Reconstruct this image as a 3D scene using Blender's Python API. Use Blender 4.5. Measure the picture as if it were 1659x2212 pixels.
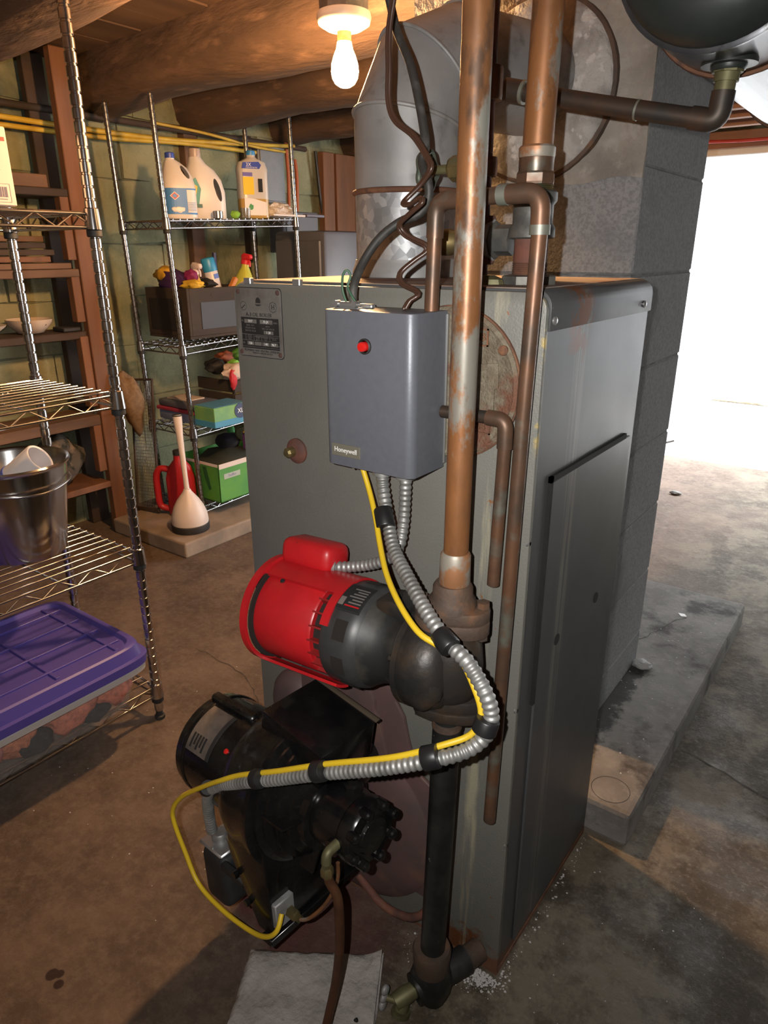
import bpy, bmesh, math, random
from mathutils import Vector, Matrix, Euler, noise as mnoise
random.seed(7)
SC = bpy.context.scene
COL = SC.collection
for o in list(bpy.data.objects): bpy.data.objects.remove(o)

# ---------------------------------------------------------------- camera
cd = bpy.data.cameras.new('camera'); cam = bpy.data.objects.new('camera', cd); COL.objects.link(cam)
cam.location = (0.376214, -0.849414, 1.246763)
cam.rotation_euler = (1.214907, 0.00246, 0.636598)
cd.sensor_fit = 'VERTICAL'; cd.sensor_height = 36.0; cd.lens = 1516.27 / 2212 * 36.0
cd.clip_start = 0.02; cd.clip_end = 200
SC.camera = cam

# ---------------------------------------------------------------- world, lights, exposure
SC.view_settings.view_transform = 'Standard'; SC.view_settings.look = 'None'
SC.view_settings.exposure = 0.0; SC.view_settings.gamma = 1.0
SC.view_settings.use_curve_mapping = False
wd = bpy.data.worlds.new('daylight'); SC.world = wd; wd.use_nodes = True
bg = wd.node_tree.nodes['Background']
bg.inputs[0].default_value = (0.93, 0.96, 1.0, 1); bg.inputs[1].default_value = 19.0
# the phone's own flash, a few centimetres beside its lens
fl = bpy.data.lights.new('phone_flash', 'SPOT'); fl.energy = 54; fl.color = (1.0, 0.97, 0.93)
fl.spot_size = math.radians(135); fl.spot_blend = 1.0; fl.shadow_soft_size = 0.004
flo = bpy.data.objects.new('phone_flash', fl); COL.objects.link(flo)
flo.location = Vector(cam.location) + cam.rotation_euler.to_matrix() @ Vector((-0.045, 0.022, 0.01))
flo.rotation_euler = (1.214907 + math.radians(9), 0, 0.636598)
BULB_STRENGTH = 1800.0

# ---------------------------------------------------------------- mesh helpers
ORG = {}
def org(o): return ORG.get(o.name, Vector((0, 0, 0))) if o else Vector((0, 0, 0))

class MB:
    def __init__(s): s.v = []; s.f = []
    def add(s, vs, fs):
        b = len(s.v); s.v += [tuple(v) for v in vs]; s.f += [tuple(i + b for i in f) for f in fs]; return s
    def bm(s, bm, mtx=None):
        bm.verts.index_update()
        vs = [(mtx @ v.co if mtx else v.co.copy()) for v in bm.verts]
        s.add(vs, [[v.index for v in f.verts] for f in bm.faces]); bm.free(); return s
    def box(s, x0, x1, y0, y1, z0, z1, bev=0, seg=1, mtx=None):
        if bev <= 0:
            vs = [Vector(p) for p in [(x0,y0,z0),(x1,y0,z0),(x1,y1,z0),(x0,y1,z0),(x0,y0,z1),(x1,y0,z1),(x1,y1,z1),(x0,y1,z1)]]
            if mtx: vs = [mtx @ v for v in vs]
            return s.add(vs, [(0,3,2,1),(4,5,6,7),(0,1,5,4),(1,2,6,5),(2,3,7,6),(3,0,4,7)])
        b = bmesh.new(); bmesh.ops.create_cube(b, size=1)
        for v in b.verts: v.co = Vector(((x0+x1)/2+v.co.x*(x1-x0), (y0+y1)/2+v.co.y*(y1-y0), (z0+z1)/2+v.co.z*(z1-z0)))
        bmesh.ops.bevel(b, geom=b.edges[:], offset=bev, segments=seg, profile=0.5, affect='EDGES', clamp_overlap=True)
        return s.bm(b, mtx)
    def tube(s, pts, r, n=12, cap=True, closed=False):
        pts = [Vector(p) for p in pts]; m = len(pts)
        rs = r if isinstance(r, (list, tuple)) else [r] * m
        tang = []
        for i in range(m):
            a = pts[i-1] if (i > 0 or closed) else pts[i]; b = pts[(i+1) % m] if (i < m-1 or closed) else pts[i]
            t = (b - a); tang.append(t.normalized() if t.length > 1e-9 else Vector((0,0,1)))
        u = tang[0].orthogonal().normalized(); vs = []; fs = []
        for i in range(m):
            u = (u - tang[i] * u.dot(tang[i])); u = u.normalized() if u.length > 1e-6 else tang[i].orthogonal().normalized()
            w = tang[i].cross(u)
            for k in range(n):
                a = 2*math.pi*k/n; vs.append(pts[i] + (u*math.cos(a) + w*math.sin(a)) * rs[i])
        for i in range(m if closed else m-1):
            j = (i+1) % m
            for k in range(n): fs.append((i*n+k, i*n+(k+1)%n, j*n+(k+1)%n, j*n+k))
        if cap and not closed: fs.append(tuple(range(n-1,-1,-1))); fs.append(tuple((m-1)*n+k for k in range(n)))
        return s.add(vs, fs)
    def lathe(s, prof, c=(0,0,0), axis='z', n=24, a0=0):
        c = Vector(c); vs = []; fs = []
        for (r, h) in prof:
            for k in range(n):
                a = 2*math.pi*k/n + a0; p, q = r*math.cos(a), r*math.sin(a)
                vs.append(c + (Vector((p,q,h)) if axis=='z' else Vector((h,p,q)) if axis=='x' else Vector((q,h,p))))
        m = len(prof)
        for i in range(m-1):
            for k in range(n): fs.append((i*n+k, i*n+(k+1)%n, (i+1)*n+(k+1)%n, (i+1)*n+k))
        fs.append(tuple(range(n-1,-1,-1))); fs.append(tuple((m-1)*n+k for k in range(n)))
        return s.add(vs, fs)
    def loft(s, secs, n=24, cap=True):      # (z, cx, cy, rx, ry, exponent)
        vs = []; fs = []
        for (z, cx, cy, rx, ry, e) in secs:
            for k in range(n):
                a = 2*math.pi*k/n; ca, sa = math.cos(a), math.sin(a)
                vs.append((cx + rx*math.copysign(abs(ca)**(2/e), ca), cy + ry*math.copysign(abs(sa)**(2/e), sa), z))
        m = len(secs)
        for i in range(m-1):
            for k in range(n): fs.append((i*n+k, i*n+(k+1)%n, (i+1)*n+(k+1)%n, (i+1)*n+k))
        if cap: fs.append(tuple(range(n-1,-1,-1))); fs.append(tuple((m-1)*n+k for k in range(n)))
        return s.add(vs, fs)
    def prism(s, poly, plane, d0, d1, bev=0):   # polygon in 'xz' (along y) / 'yz' (along x) / 'xy' (along z)
        f = {'xz': lambda p, d: Vector((p[0], d, p[1])), 'yz': lambda p, d: Vector((d, p[0], p[1])), 'xy': lambda p, d: Vector((p[0], p[1], d))}[plane]
        b = bmesh.new(); m = len(poly)
        lo = [b.verts.new(f(p, d0)) for p in poly]; hi = [b.verts.new(f(p, d1)) for p in poly]
        b.faces.new(lo); b.faces.new(hi[::-1])
        for i in range(m): b.faces.new((lo[i], hi[i], hi[(i+1)%m], lo[(i+1)%m]))
        bmesh.ops.recalc_face_normals(b, faces=b.faces[:])
        if bev: bmesh.ops.bevel(b, geom=b.edges[:], offset=bev, segments=2, profile=0.5, affect='EDGES', clamp_overlap=True)
        return s.bm(b)
    def lump(s, c, r, seed=0, amp=0.3, freq=3.0, sub=3, mtx=None):
        b = bmesh.new(); bmesh.ops.create_icosphere(b, subdivisions=sub, radius=1)
        for v in b.verts:
            k = 1 + amp * mnoise.noise(v.co * freq * 0.5 + Vector((seed*3.1, seed*1.7, seed))) + amp*.4*mnoise.noise(v.co*freq*1.6 + Vector((seed, 0, 9)))
            v.co = Vector((v.co.x*r[0]*k, v.co.y*r[1]*k, v.co.z*r[2]*k))
            if mtx: v.co = mtx @ v.co
            v.co += Vector(c)
        return s.bm(b)
    def hexa(s, p0, p1, r, n=6): return s.tube([p0, p1], r, n)
    def mv(s, mtx): s.v = [tuple(mtx @ Vector(v)) for v in s.v]; return s
    def build(s, name, mat, parent=None, smooth=None, loc=None, local=False):
        me = bpy.data.meshes.new(name); o0 = Vector((0,0,0))
        if parent is not None: o0 = org(parent)
        elif loc is not None: o0 = Vector(loc)
        elif s.v:
            xs = [v[0] for v in s.v]; ys = [v[1] for v in s.v]; zs = [v[2] for v in s.v]
            o0 = Vector(((min(xs)+max(xs))/2, (min(ys)+max(ys))/2, min(zs)))
        if local: me.from_pydata(s.v, [], s.f)
        else: me.from_pydata([tuple(Vector(v) - o0) for v in s.v], [], s.f)
        b = bmesh.new(); b.from_mesh(me); bmesh.ops.recalc_face_normals(b, faces=b.faces[:]); b.to_mesh(me); b.free()
        if smooth is not None:
            for p in me.polygons: p.use_smooth = True
            me.set_sharp_from_angle(angle=math.radians(smooth))
        me.materials.append(mat)
        o = bpy.data.objects.new(name, me); COL.objects.link(o)
        if parent is not None: o.parent = parent
        else: o.location = o0
        ORG[o.name] = o0
        return o

def thing(name, label, cat, loc=(0,0,0), rot=(0,0,0), group=None, local=False):
    o = bpy.data.objects.new(name, None); COL.objects.link(o); o.empty_display_size = 0.02
    o.location = loc; o.rotation_euler = rot; o['label'] = label; o['category'] = cat
    if group: o['group'] = group
    ORG[o.name] = Vector((0,0,0)) if local else Vector(loc)
    return o
def tag(o, label, cat, group=None):
    o['label'] = label; o['category'] = cat
    if group: o['group'] = group
    return o
def struct(o): o['kind'] = 'structure'; return o
def twin(src, parent, loc=(0,0,0)):       # a copy of one piece sharing its mesh
    c = src.copy(); COL.objects.link(c); c.parent = parent; c.location = loc; ORG[c.name] = org(src); return c
def smoothpath(pts, step=0.006):
    P = [Vector(p) for p in pts]; out = []
    for i in range(len(P)-1):
        p0 = P[max(i-1,0)]; p1 = P[i]; p2 = P[i+1]; p3 = P[min(i+2,len(P)-1)]
        n = max(2, int((p2-p1).length/step))
        for k in range(n):
            t = k/n; out.append(0.5*((2*p1)+(-p0+p2)*t+(2*p0-5*p1+4*p2-p3)*t*t+(-p0+3*p1-3*p2+p3)*t**3))
    out.append(P[-1]); return out
def bendpath(pts, r=0.03, n=6):           # straight runs with rounded corners
    P = [Vector(p) for p in pts]; out = [P[0]]
    for i in range(1, len(P)-1):
        a = (P[i-1]-P[i]); b = (P[i+1]-P[i]); d = min(r, a.length*.48, b.length*.48)
        A = P[i]+a.normalized()*d; B = P[i]+b.normalized()*d
        for k in range(n+1):
            t = k/n; out.append(A*(1-t)**2 + P[i]*2*t*(1-t) + B*t*t)
    out.append(P[-1]); return out
def text(body, size, loc, rot, mat, parent, name='lettering', align='CENTER', ext=0.0002, sx=1.0):
    cu = bpy.data.curves.new('t', 'FONT'); cu.body = body; cu.size = size; cu.align_x = align; cu.align_y = 'CENTER'; cu.extrude = ext
    cu.resolution_u = 2
    to = bpy.data.objects.new('t', cu); COL.objects.link(to)
    me = bpy.data.meshes.new_from_object(to); bpy.data.objects.remove(to)
    mt = Matrix.Translation(Vector(loc) - org(parent)) @ Euler(rot).to_matrix().to_4x4() @ Matrix.Diagonal((sx,1,1,1))
    me.transform(mt); me.materials.clear(); me.materials.append(mat)
    o = bpy.data.objects.new(name, me); COL.objects.link(o); o.parent = parent; ORG[o.name] = org(parent); return o

def carve(o, cutters):                     # cut real openings (jug grips) out of a finished part
    tmp = []
    for cb in cutters:
        c = cb.build('cutter', o.data.materials[0], local=True); c.matrix_world = Matrix.Identity(4); c.location = (0,0,0); tmp.append(c)
    par = o.parent; o.parent = None
    for c in tmp:
        m = o.modifiers.new('cut', 'BOOLEAN'); m.operation = 'DIFFERENCE'; m.object = c; m.solver = 'EXACT'
    bpy.context.view_layer.update()
    me = bpy.data.meshes.new_from_object(o.evaluated_get(bpy.context.evaluated_depsgraph_get()))
    o.modifiers.clear(); o.data = me; o.parent = par
    for c in tmp: bpy.data.objects.remove(c)
    for p in me.polygons: p.use_smooth = True
    me.set_sharp_from_angle(angle=math.radians(40))
# ---------------------------------------------------------------- materials
class NT:
    def __init__(s, name):
        s.m = bpy.data.materials.new(name); s.m.use_nodes = True; s.t = s.m.node_tree
        s.b = s.t.nodes['Principled BSDF']; s.tc = s.t.nodes.new('ShaderNodeTexCoord')
    def n(s, ty, **kw):
        nd = s.t.nodes.new(ty)
        for k, v in kw.items():
            if k.startswith('_'): setattr(nd, k[1:], v)
            else:
                if k in nd.inputs: s.set(nd.inputs[k], v)
        return nd
    def set(s, sock, v):
        if hasattr(v, 'is_output'): s.t.links.new(v, sock)
        else:
            try: sock.default_value = v
            except Exception: sock.default_value = (*v, 1) if len(v) == 3 else v
    def noise(s, scale, detail=5, rough=.55, stretch=None, off=0):
        vec = s.tc.outputs['Object']
        if stretch or off:
            mp = s.n('ShaderNodeMapping'); s.t.links.new(vec, mp.inputs[0]); mp.inputs['Scale'].default_value = stretch or (1,1,1)
            mp.inputs['Location'].default_value = (off, off*.7, off*1.3); vec = mp.outputs[0]
        nd = s.n('ShaderNodeTexNoise'); s.t.links.new(vec, nd.inputs['Vector'])
        nd.inputs['Scale'].default_value = scale; nd.inputs['Detail'].default_value = detail; nd.inputs['Roughness'].default_value = rough
        return nd.outputs['Fac']
    def vor(s, scale, feat='F1', out='Distance'):
        nd = s.n('ShaderNodeTexVoronoi', _feature=feat); s.t.links.new(s.tc.outputs['Object'], nd.inputs['Vector']); nd.inputs['Scale'].default_value = scale
        return nd.outputs[out]
    def rng(s, x, a, b, lo=0., hi=1.):
        nd = s.n('ShaderNodeMapRange'); s.t.links.new(x, nd.inputs[0])
        for i, v in enumerate((a, b, lo, hi)): nd.inputs[i+1].default_value = v
        return nd.outputs[0]
    def math(s, op, a, b=0.0):
        nd = s.n('ShaderNodeMath', _operation=op); s.set(nd.inputs[0], a); s.set(nd.inputs[1], b); return nd.outputs[0]
    def axis(s, ax):
        nd = s.n('ShaderNodeSeparateXYZ'); s.t.links.new(s.tc.outputs['Object'], nd.inputs[0]); return nd.outputs[ax]
    def mix(s, fac, a, b):
        nd = s.n('ShaderNodeMix', _data_type='RGBA'); s.set(nd.inputs[0], fac)
        for sock, v in ((nd.inputs[6], a), (nd.inputs[7], b)):
            if hasattr(v, 'is_output'): s.t.links.new(v, sock)
            else: sock.default_value = (*v[:3], 1)
        return nd.outputs[2]
    def base(s, v):
        if hasattr(v, 'is_output'): s.t.links.new(v, s.b.inputs['Base Color'])
        else: s.b.inputs['Base Color'].default_value = (*v[:3], 1)
    def rough(s, v): s.set(s.b.inputs['Roughness'], v)
    def metal(s, v): s.set(s.b.inputs['Metallic'], v)
    def bump(s, h, strength=.3, dist=.01):
        nd = s.n('ShaderNodeBump'); s.t.links.new(h, nd.inputs['Height']); nd.inputs['Strength'].default_value = strength; nd.inputs['Distance'].default_value = dist
        s.t.links.new(nd.outputs[0], s.b.inputs['Normal'])
def M(name, c, rough=.5, metal=0., c2=None, scale=8, lo=.4, hi=.65, bump=0, bscale=80, c3=None, s3=25, lo3=.55, hi3=.7, stretch=None, emit=None, alpha=None, trans=None, ior=1.45, rvar=0, bdist=.003, coat=0):
    t = NT(name); col = c
    if c2: col = t.mix(t.rng(t.noise(scale, stretch=stretch), lo, hi), c, c2)
    if c3: col = t.mix(t.rng(t.noise(s3, stretch=stretch, off=3.3), lo3, hi3), col, c3)
    t.base(col); t.metal(metal)
    if rvar: t.rough(t.rng(t.noise(scale*1.7, off=8), .3, .7, max(.03, rough-rvar), min(1, rough+rvar)))
    else: t.rough(rough)
    if bump: t.bump(t.noise(bscale, stretch=stretch), bump, bdist)
    if emit: t.b.inputs['Emission Color'].default_value = (*emit[:3], 1); t.b.inputs['Emission Strength'].default_value = emit[3]
    if trans: t.b.inputs['Transmission Weight'].default_value = trans; t.b.inputs['IOR'].default_value = ior
    if alpha is not None: t.b.inputs['Alpha'].default_value = alpha
    if coat: t.b.inputs['Coat Weight'].default_value = coat
    return t.m
# ---- palette
m_copper = None
def patina(name, z0, z1):
    t = NT(name)
    c = t.mix(t.rng(t.noise(16, 6, .65, stretch=(1,1,.35)), .38, .66), (.30,.125,.045), (.17,.078,.036))
    z = t.axis(2); band = t.math('MULTIPLY', t.rng(z, z0-.12, z0+.05), t.rng(z, z1+.15, z1-.05))
    grn = t.rng(t.math('ADD', t.noise(11, 7, .7, stretch=(1,1,.5), off=3), t.math('MULTIPLY', band, .075)), .555, .62)
    c = t.mix(t.math('MULTIPLY', grn, .85), c, (.25,.26,.23))
    c = t.mix(t.rng(t.noise(30, 5, .6, stretch=(1,1,.4), off=11), .60, .70), c, (.10,.055,.032))
    t.base(c); t.metal(.35); t.rough(t.rng(t.noise(20), .3, .7, .34, .52)); return t.m
m_copper = patina('weathered_copper', .18, .40); m_copper_clean = patina('bright_copper', 9, 9.2)
m_copper_dark = M('copper_dark', (.17,.085,.048), .42, .45, c2=(.09,.062,.045), scale=16, c3=(.17,.20,.17), s3=12, lo3=.58, hi3=.75, rvar=.1)
m_copper_brown = M('copper_brown', (.085,.052,.035), .5, .55, c2=(.05,.045,.04), scale=18)
m_solder = M('solder', (.24,.235,.20), .5, .6, c2=(.25,.27,.22), scale=40)
m_solder_copper = M('tinned_copper', (.33,.30,.25), .5, .4, c2=(.36,.17,.08), scale=26, lo=.45, hi=.55, c3=(.35,.45,.42), s3=30, lo3=.6, hi3=.7)
m_brass = M('brass', (.28,.21,.09), .45, .75, c2=(.14,.12,.06), scale=30, c3=(.2,.22,.14), s3=22)
m_brass_dull = M('dull_brass', (.17,.16,.08), .55, .5, c2=(.11,.10,.05), scale=30)
m_iron = M('grey_iron', (.10,.10,.095), .55, .5, c2=(.17,.16,.14), scale=30, bump=.2)
m_rust = M('rust', (.13,.06,.035), .85, .1, c2=(.22,.10,.05), scale=24, c3=(.07,.04,.03), s3=45, bump=.5, bscale=90)
m_rust_red = M('rust_red', (.16,.06,.04), .8, .1, c2=(.09,.045,.035), scale=30, c3=(.22,.10,.06), s3=14, bump=.3)
m_blackpipe = M('black_pipe', (.012,.012,.012), .38, .1, c2=(.022,.022,.02), scale=30, c3=(.14,.14,.13), s3=70, lo3=.70, hi3=.74, rvar=.1)
m_black = M('black_enamel', (.0045,.0045,.005), .24, 0, c2=(.009,.0085,.008), scale=20, rvar=.12, coat=.2)
m_blackdull = M('black_dull', (.015,.015,.016), .6, 0, c2=(.03,.028,.026), scale=20)
m_dustyblack = M('dusty_black', (.016,.016,.016), .5, 0, c2=(.06,.055,.045), scale=15, lo=.5, hi=.75)
m_castblack = M('oily_cast_iron', (.035,.031,.028), .42, .3, c2=(.075,.045,.025), scale=16, lo=.48, hi=.7, c3=(.02,.02,.02), s3=9, bump=.25, bscale=70)
m_castrust = M('rusty_cast_iron', (.10,.062,.042), .7, .15, c2=(.055,.04,.032), scale=20, c3=(.16,.075,.035), s3=28, bump=.45, bscale=80)
m_red = M('red_paint', (.47,.012,.016), .36, 0, c2=(.36,.010,.014), scale=9, c3=(.06,.012,.012), s3=60, lo3=.70, hi3=.74, rvar=.06)
m_reddark = M('red_dark', (.22,.012,.012), .5)
m_maroon = M('maroon_paint', (.105,.058,.055), .62, 0, c2=(.075,.05,.048), scale=9, c3=(.14,.075,.055), s3=13)
m_chrome = M('chrome', (.62,.62,.63), .17, 1., c2=(.5,.5,.52), scale=30)
m_steel = M('stainless', (.58,.57,.56), .20, 1., rvar=.05)
m_galv = None
m_conduit = M('conduit', (.36,.36,.35), .50, .6, c2=(.24,.24,.23), scale=25)
m_tape = M('black_tape', (.012,.012,.013), .4)
m_yellow = M('yellow_cable', (.68,.46,.02), .45)
m_cordbrown = M('brown_cord', (.062,.03,.02), .3)
m_cordblack = M('black_rubber', (.035,.033,.03), .55, c2=(.09,.085,.075), scale=40, lo=.5, hi=.75)
m_greenwire = M('green_wire', (.05,.12,.07), .45)
m_ctrl = M('controller_grey', (.155,.165,.19), .42, .25, c2=(.145,.155,.18), scale=90, bump=.06, bscale=300)
m_ctrlback = M('zinc_plate', (.30,.30,.29), .4, .7)
m_label_olive = M('olive_label', (.20,.19,.15), .4, .3)
m_white = M('white_print', (.82,.82,.80), .5)
m_redbtn = M('red_button', (.62,.015,.012), .25, coat=.5)
m_dark = M('dark_gap', (.006,.006,.006), .8)
m_plate = M('aluminium_plate', (.34,.33,.31), .42, .6, c2=(.24,.22,.20), scale=30)
m_silver = M('silver', (.5,.5,.5), .35, .8)
m_rivet = M('rusty_rivet', (.10,.055,.045), .7, .2)
m_wood = M('brown_lumber', (.20,.085,.038), .7, c2=(.12,.052,.025), scale=10, stretch=(1,1,.15), bump=.15)
m_woodh = M('shelf_lumber', (.17,.09,.05), .75, c2=(.09,.05,.03), scale=9, stretch=(1,.15,1), bump=.15)
m_wooddark = M('dark_lumber', (.055,.032,.02), .8, c2=(.03,.02,.014), scale=8, stretch=(1,.2,1))
m_log = M('hewn_log', (.135,.078,.048), .85, c2=(.07,.042,.028), scale=7, stretch=(.25,1,1), c3=(.20,.115,.07), s3=22, bump=.6, bscale=26, bdist=.02)
m_plank = M('ceiling_plank', (.15,.085,.05), .8, c2=(.08,.045,.03), scale=6, stretch=(1,.15,1), bump=.3, bscale=40)
m_joistlight = M('pale_joist', (.30,.17,.12), .8, c2=(.18,.10,.075), scale=8, stretch=(.2,1,1))
m_trim = M('white_trim', (.75,.75,.75), .6)
m_greenwall = M('green_limewash', (.30,.29,.17), .9, c2=(.19,.20,.115), scale=3.5, lo=.42, hi=.62, c3=(.07,.085,.06), s3=2.1, lo3=.56, hi3=.7, bump=.6, bscale=30, bdist=.02)
m_mortar = M('mortar', (.17,.17,.105), .95, c2=(.12,.125,.08), scale=8, bump=.6, bscale=40, bdist=.01)
m_greywall = M('grey_wall', (.25,.24,.22), .9, c2=(.18,.17,.16), scale=4, bump=.4, bscale=30, bdist=.01)
m_cmu = M('cinder_block', (.27,.27,.275), .95, c2=(.20,.20,.205), scale=170, lo=.42, hi=.60, c3=(.18,.18,.19), s3=6, bump=.6, bscale=190, bdist=.003)
m_blockjoint = M('block_joint', (.20,.20,.20), .95, c2=(.12,.12,.12), scale=30)
m_parge = M('mortar_parging', (.30,.275,.24), .92, c2=(.20,.185,.165), scale=11, c3=(.36,.34,.31), s3=24, bump=.6, bscale=22, bdist=.02)
m_greytank = M('tank_green', (.022,.028,.026), .42, .2, c2=(.03,.034,.032), scale=14, rvar=.05)
m_greytank2 = M('tank_side', (.10,.105,.115), .27, .75, c2=(.06,.062,.07), scale=22, c3=(.03,.03,.03), s3=40, lo3=.62, hi3=.68)
m_pad = M('concrete_pad', (.29,.22,.165), .9, c2=(.20,.155,.12), scale=9, bump=.4, bscale=60)
m_mat = M('felt_mat', (.40,.365,.34), .95, c2=(.31,.285,.265), scale=22, c3=(.22,.19,.17), s3=60, lo3=.66, hi3=.75, bump=.9, bscale=30, bdist=.012)

# floor: stained, dusty concrete
t = NT('floor_concrete')
n1 = t.rng(t.noise(2.6, 8, .68), .40, .62); n2 = t.rng(t.noise(8, 9, .72, off=4), .44, .66); n3 = t.rng(t.noise(55, 6, .7, off=9), .45, .75)
c = t.mix(n1, (.110,.074,.052), (.195,.135,.098)); c = t.mix(t.math('MULTIPLY', n2, .75), c, (.060,.038,.027)); c = t.mix(t.math('MULTIPLY', n3, .60), c, (.25,.185,.14))
sx, sy = t.axis(0), t.axis(1)
spx = t.rng(t.noise(3.4, 8, .70, off=2), .46, .56)         # damp stains on the boiler's right
wet = t.math('MULTIPLY', spx, t.math('MULTIPLY', t.rng(sx, -.05, .1), t.rng(sy, 1.3, .9)))
c = t.mix(t.math('MULTIPLY', wet, .82), c, (.042,.034,.026))
# old red floor paint under the burner
dx = t.math('MULTIPLY', t.math('ADD', sx, .36), 4.2); dy = t.math('MULTIPLY', t.math('ADD', sy, .06), 6.5)
rr = t.math('ADD', t.math('MULTIPLY', dx, dx), t.math('MULTIPLY', dy, dy)); rr = t.math('ADD', rr, t.rng(t.noise(18), .3, .7, -.25, .25))
c = t.mix(t.rng(rr, 1.05, .7), c, (.105,.035,.03))
for (ax, ay, ra) in ((-.661, -.479, .013), (-.634, -.482, .010), (-.651, -.470, .009)):   # oil drops
    ex = t.math('ADD', sx, -ax); ey = t.math('ADD', sy, -ay); d = t.math('SQRT', t.math('ADD', t.math('MULTIPLY', ex, ex), t.math('MULTIPLY', ey, ey)))
    c = t.mix(t.rng(d, ra, ra*.8), c, (.035,.016,.012))
g1 = t.rng(t.noise(3.6, 10, .72, off=12), .46, .55); g2 = t.rng(t.noise(11, 9, .72, off=15), .47, .60); g3 = t.rng(t.noise(70, 6, .7, off=5), .52, .72)
gc = t.mix(g1, (.058,.044,.026), (.175,.143,.100)); gc = t.mix(t.math('MULTIPLY', g2, .75), gc, (.080,.060,.037)); gc = t.mix(t.math('MULTIPLY', g3, .6), gc, (.26,.225,.175))
c = t.mix(t.rng(t.math('ADD', sx, t.rng(t.noise(3), .3, .7, -.15, .15)), -.45, -.05), c, gc)
hsv = t.n('ShaderNodeHueSaturation'); t.t.links.new(c, hsv.inputs['Color']); t.t.links.new(t.rng(sx, -.7, .1, 1.0, .95), hsv.inputs['Saturation'])
t.t.links.new(t.rng(sx, -.7, .1, .88, 1.0), hsv.inputs['Value'])
c = hsv.outputs[0]
t.base(c); t.rough(t.rng(wet, 0, 1, .82, .5)); t.bump(t.noise(38, 9, .75), .7, .007)
m_floor = t.m

t = NT('slab_concrete')
c = t.mix(t.rng(t.noise(5, 7, .6), .38, .65), (.25,.235,.215), (.155,.142,.13))
c = t.mix(t.math('MULTIPLY', t.rng(t.noise(34, 6, .7, off=3), .5, .72), .6), c, (.30,.285,.265))
c = t.mix(t.rng(t.noise(6, 7, .65, off=7), .55, .66), c, (.06,.052,.046))
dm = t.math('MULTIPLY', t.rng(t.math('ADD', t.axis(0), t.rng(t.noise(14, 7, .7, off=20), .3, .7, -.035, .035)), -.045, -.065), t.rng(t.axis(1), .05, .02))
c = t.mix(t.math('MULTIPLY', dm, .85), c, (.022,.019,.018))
t.base(c); t.rough(.88); t.bump(t.noise(60, 8, .7), .5, .004); m_slab = t.m

# boiler jacket: hammertone grey enamel with rust at the foot, on the top edge and in the runs
def jacket(name, c1, c2, rough, front):
    t = NT(name); c = t.mix(t.rng(t.noise(5), .35, .7), c1, c2)
    z = t.axis(2); x = t.axis(0); y = t.axis(1)
    if front:
        ed = t.math('ADD', z, t.rng(t.noise(26, 6, .7), .3, .7, -.035, .035))
        right = t.rng(x, .12, .19)
        c = t.mix(t.math('MULTIPLY', t.rng(ed, .075, .05), right), c, (.15,.055,.022))
        xs = t.math('ADD', x, -.215); st = t.rng(t.math('ABSOLUTE', t.math('ADD', xs, t.rng(t.noise(9), .3, .7, -.008, .008))), .016, .006)
        c = t.mix(t.math('MULTIPLY', t.math('MULTIPLY', st, t.rng(t.noise(60, 4, .6, stretch=(1,1,.06)), .45, .6)), .7), c, (.42,.38,.26))
        sp = t.math('MULTIPLY', t.rng(t.noise(48, 4, .6, off=5), .66, .70), t.rng(x, .17, .2))
        c = t.mix(sp, c, (.22,.09,.03))
        br = t.math('MULTIPLY', t.rng(t.noise(30, 5, .7, off=2), .5, .62), t.math('MULTIPLY', t.rng(x, .278, .283), t.rng(z, .98, 1.02)))
        c = t.mix(br, c, (.46,.34,.10))
        t.bump(t.noise(330, 2), .35, .0012)
    else:
        yy = t.math('ADD', y, .075)
        run = t.rng(t.math('ABSOLUTE', yy), .024, .014)
        band = t.math('MULTIPLY', t.rng(t.math('ADD', z, t.rng(t.noise(20), .3, .7, -.03, .03)), 1.115, 1.14), t.rng(t.math('ABSOLUTE', t.math('ADD', y, .09)), .05, .02))
        c = t.mix(t.math('MULTIPLY', t.math('MULTIPLY', run, t.rng(t.noise(170, 3, .6, stretch=(1,1,.02)), .42, .6)), .55), c, (.24,.23,.19))
        c = t.mix(t.math('MULTIPLY', band, t.rng(t.noise(40, 6, .7), .42, .52)), c, (.13,.048,.018))
        ed = t.math('ADD', z, t.rng(t.noise(30, 6, .7), .3, .7, -.03, .03))
        c = t.mix(t.rng(ed, .035, .02), c, (.12,.05,.025))
        c = t.mix(t.math('MULTIPLY', t.rng(t.noise(120, 3, .5), .74, .76), .6), c, (.22,.21,.19))
        t.bump(t.noise(6), .06, .01)
    t.base(c); t.rough(t.rng(t.noise(12), .3, .7, rough-.02, rough+.03)); t.metal(.05); t.b.inputs['Specular IOR Level'].default_value = .5 if front else .22; return t.m
m_cover = jacket('boiler_cover_enamel', (.075,.076,.078), (.068,.069,.071), .42, False); m_cover.node_tree.nodes['Principled BSDF'].inputs['Specular IOR Level'].default_value = .12
m_front = jacket('boiler_front_enamel', (.175,.172,.152), (.15,.148,.132), .5, True)
m_side = jacket('boiler_side_enamel', (.075,.076,.078), (.068,.069,.071), .33, False)
m_top = M('boiler_top_peach', (.28,.21,.165), .75, c2=(.20,.15,.12), scale=14, c3=(.16,.07,.035), s3=9, lo3=.52, hi3=.62)  # peach tone with rust-brown blotches for the boiler top
m_disc = M('cast_door', (.215,.185,.13), .8, .1, c2=(.16,.125,.085), scale=60, lo=.4, hi=.6, c3=(.17,.075,.045), s3=13, lo3=.55, hi3=.62, bump=.8, bscale=240, bdist=.004)

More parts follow.
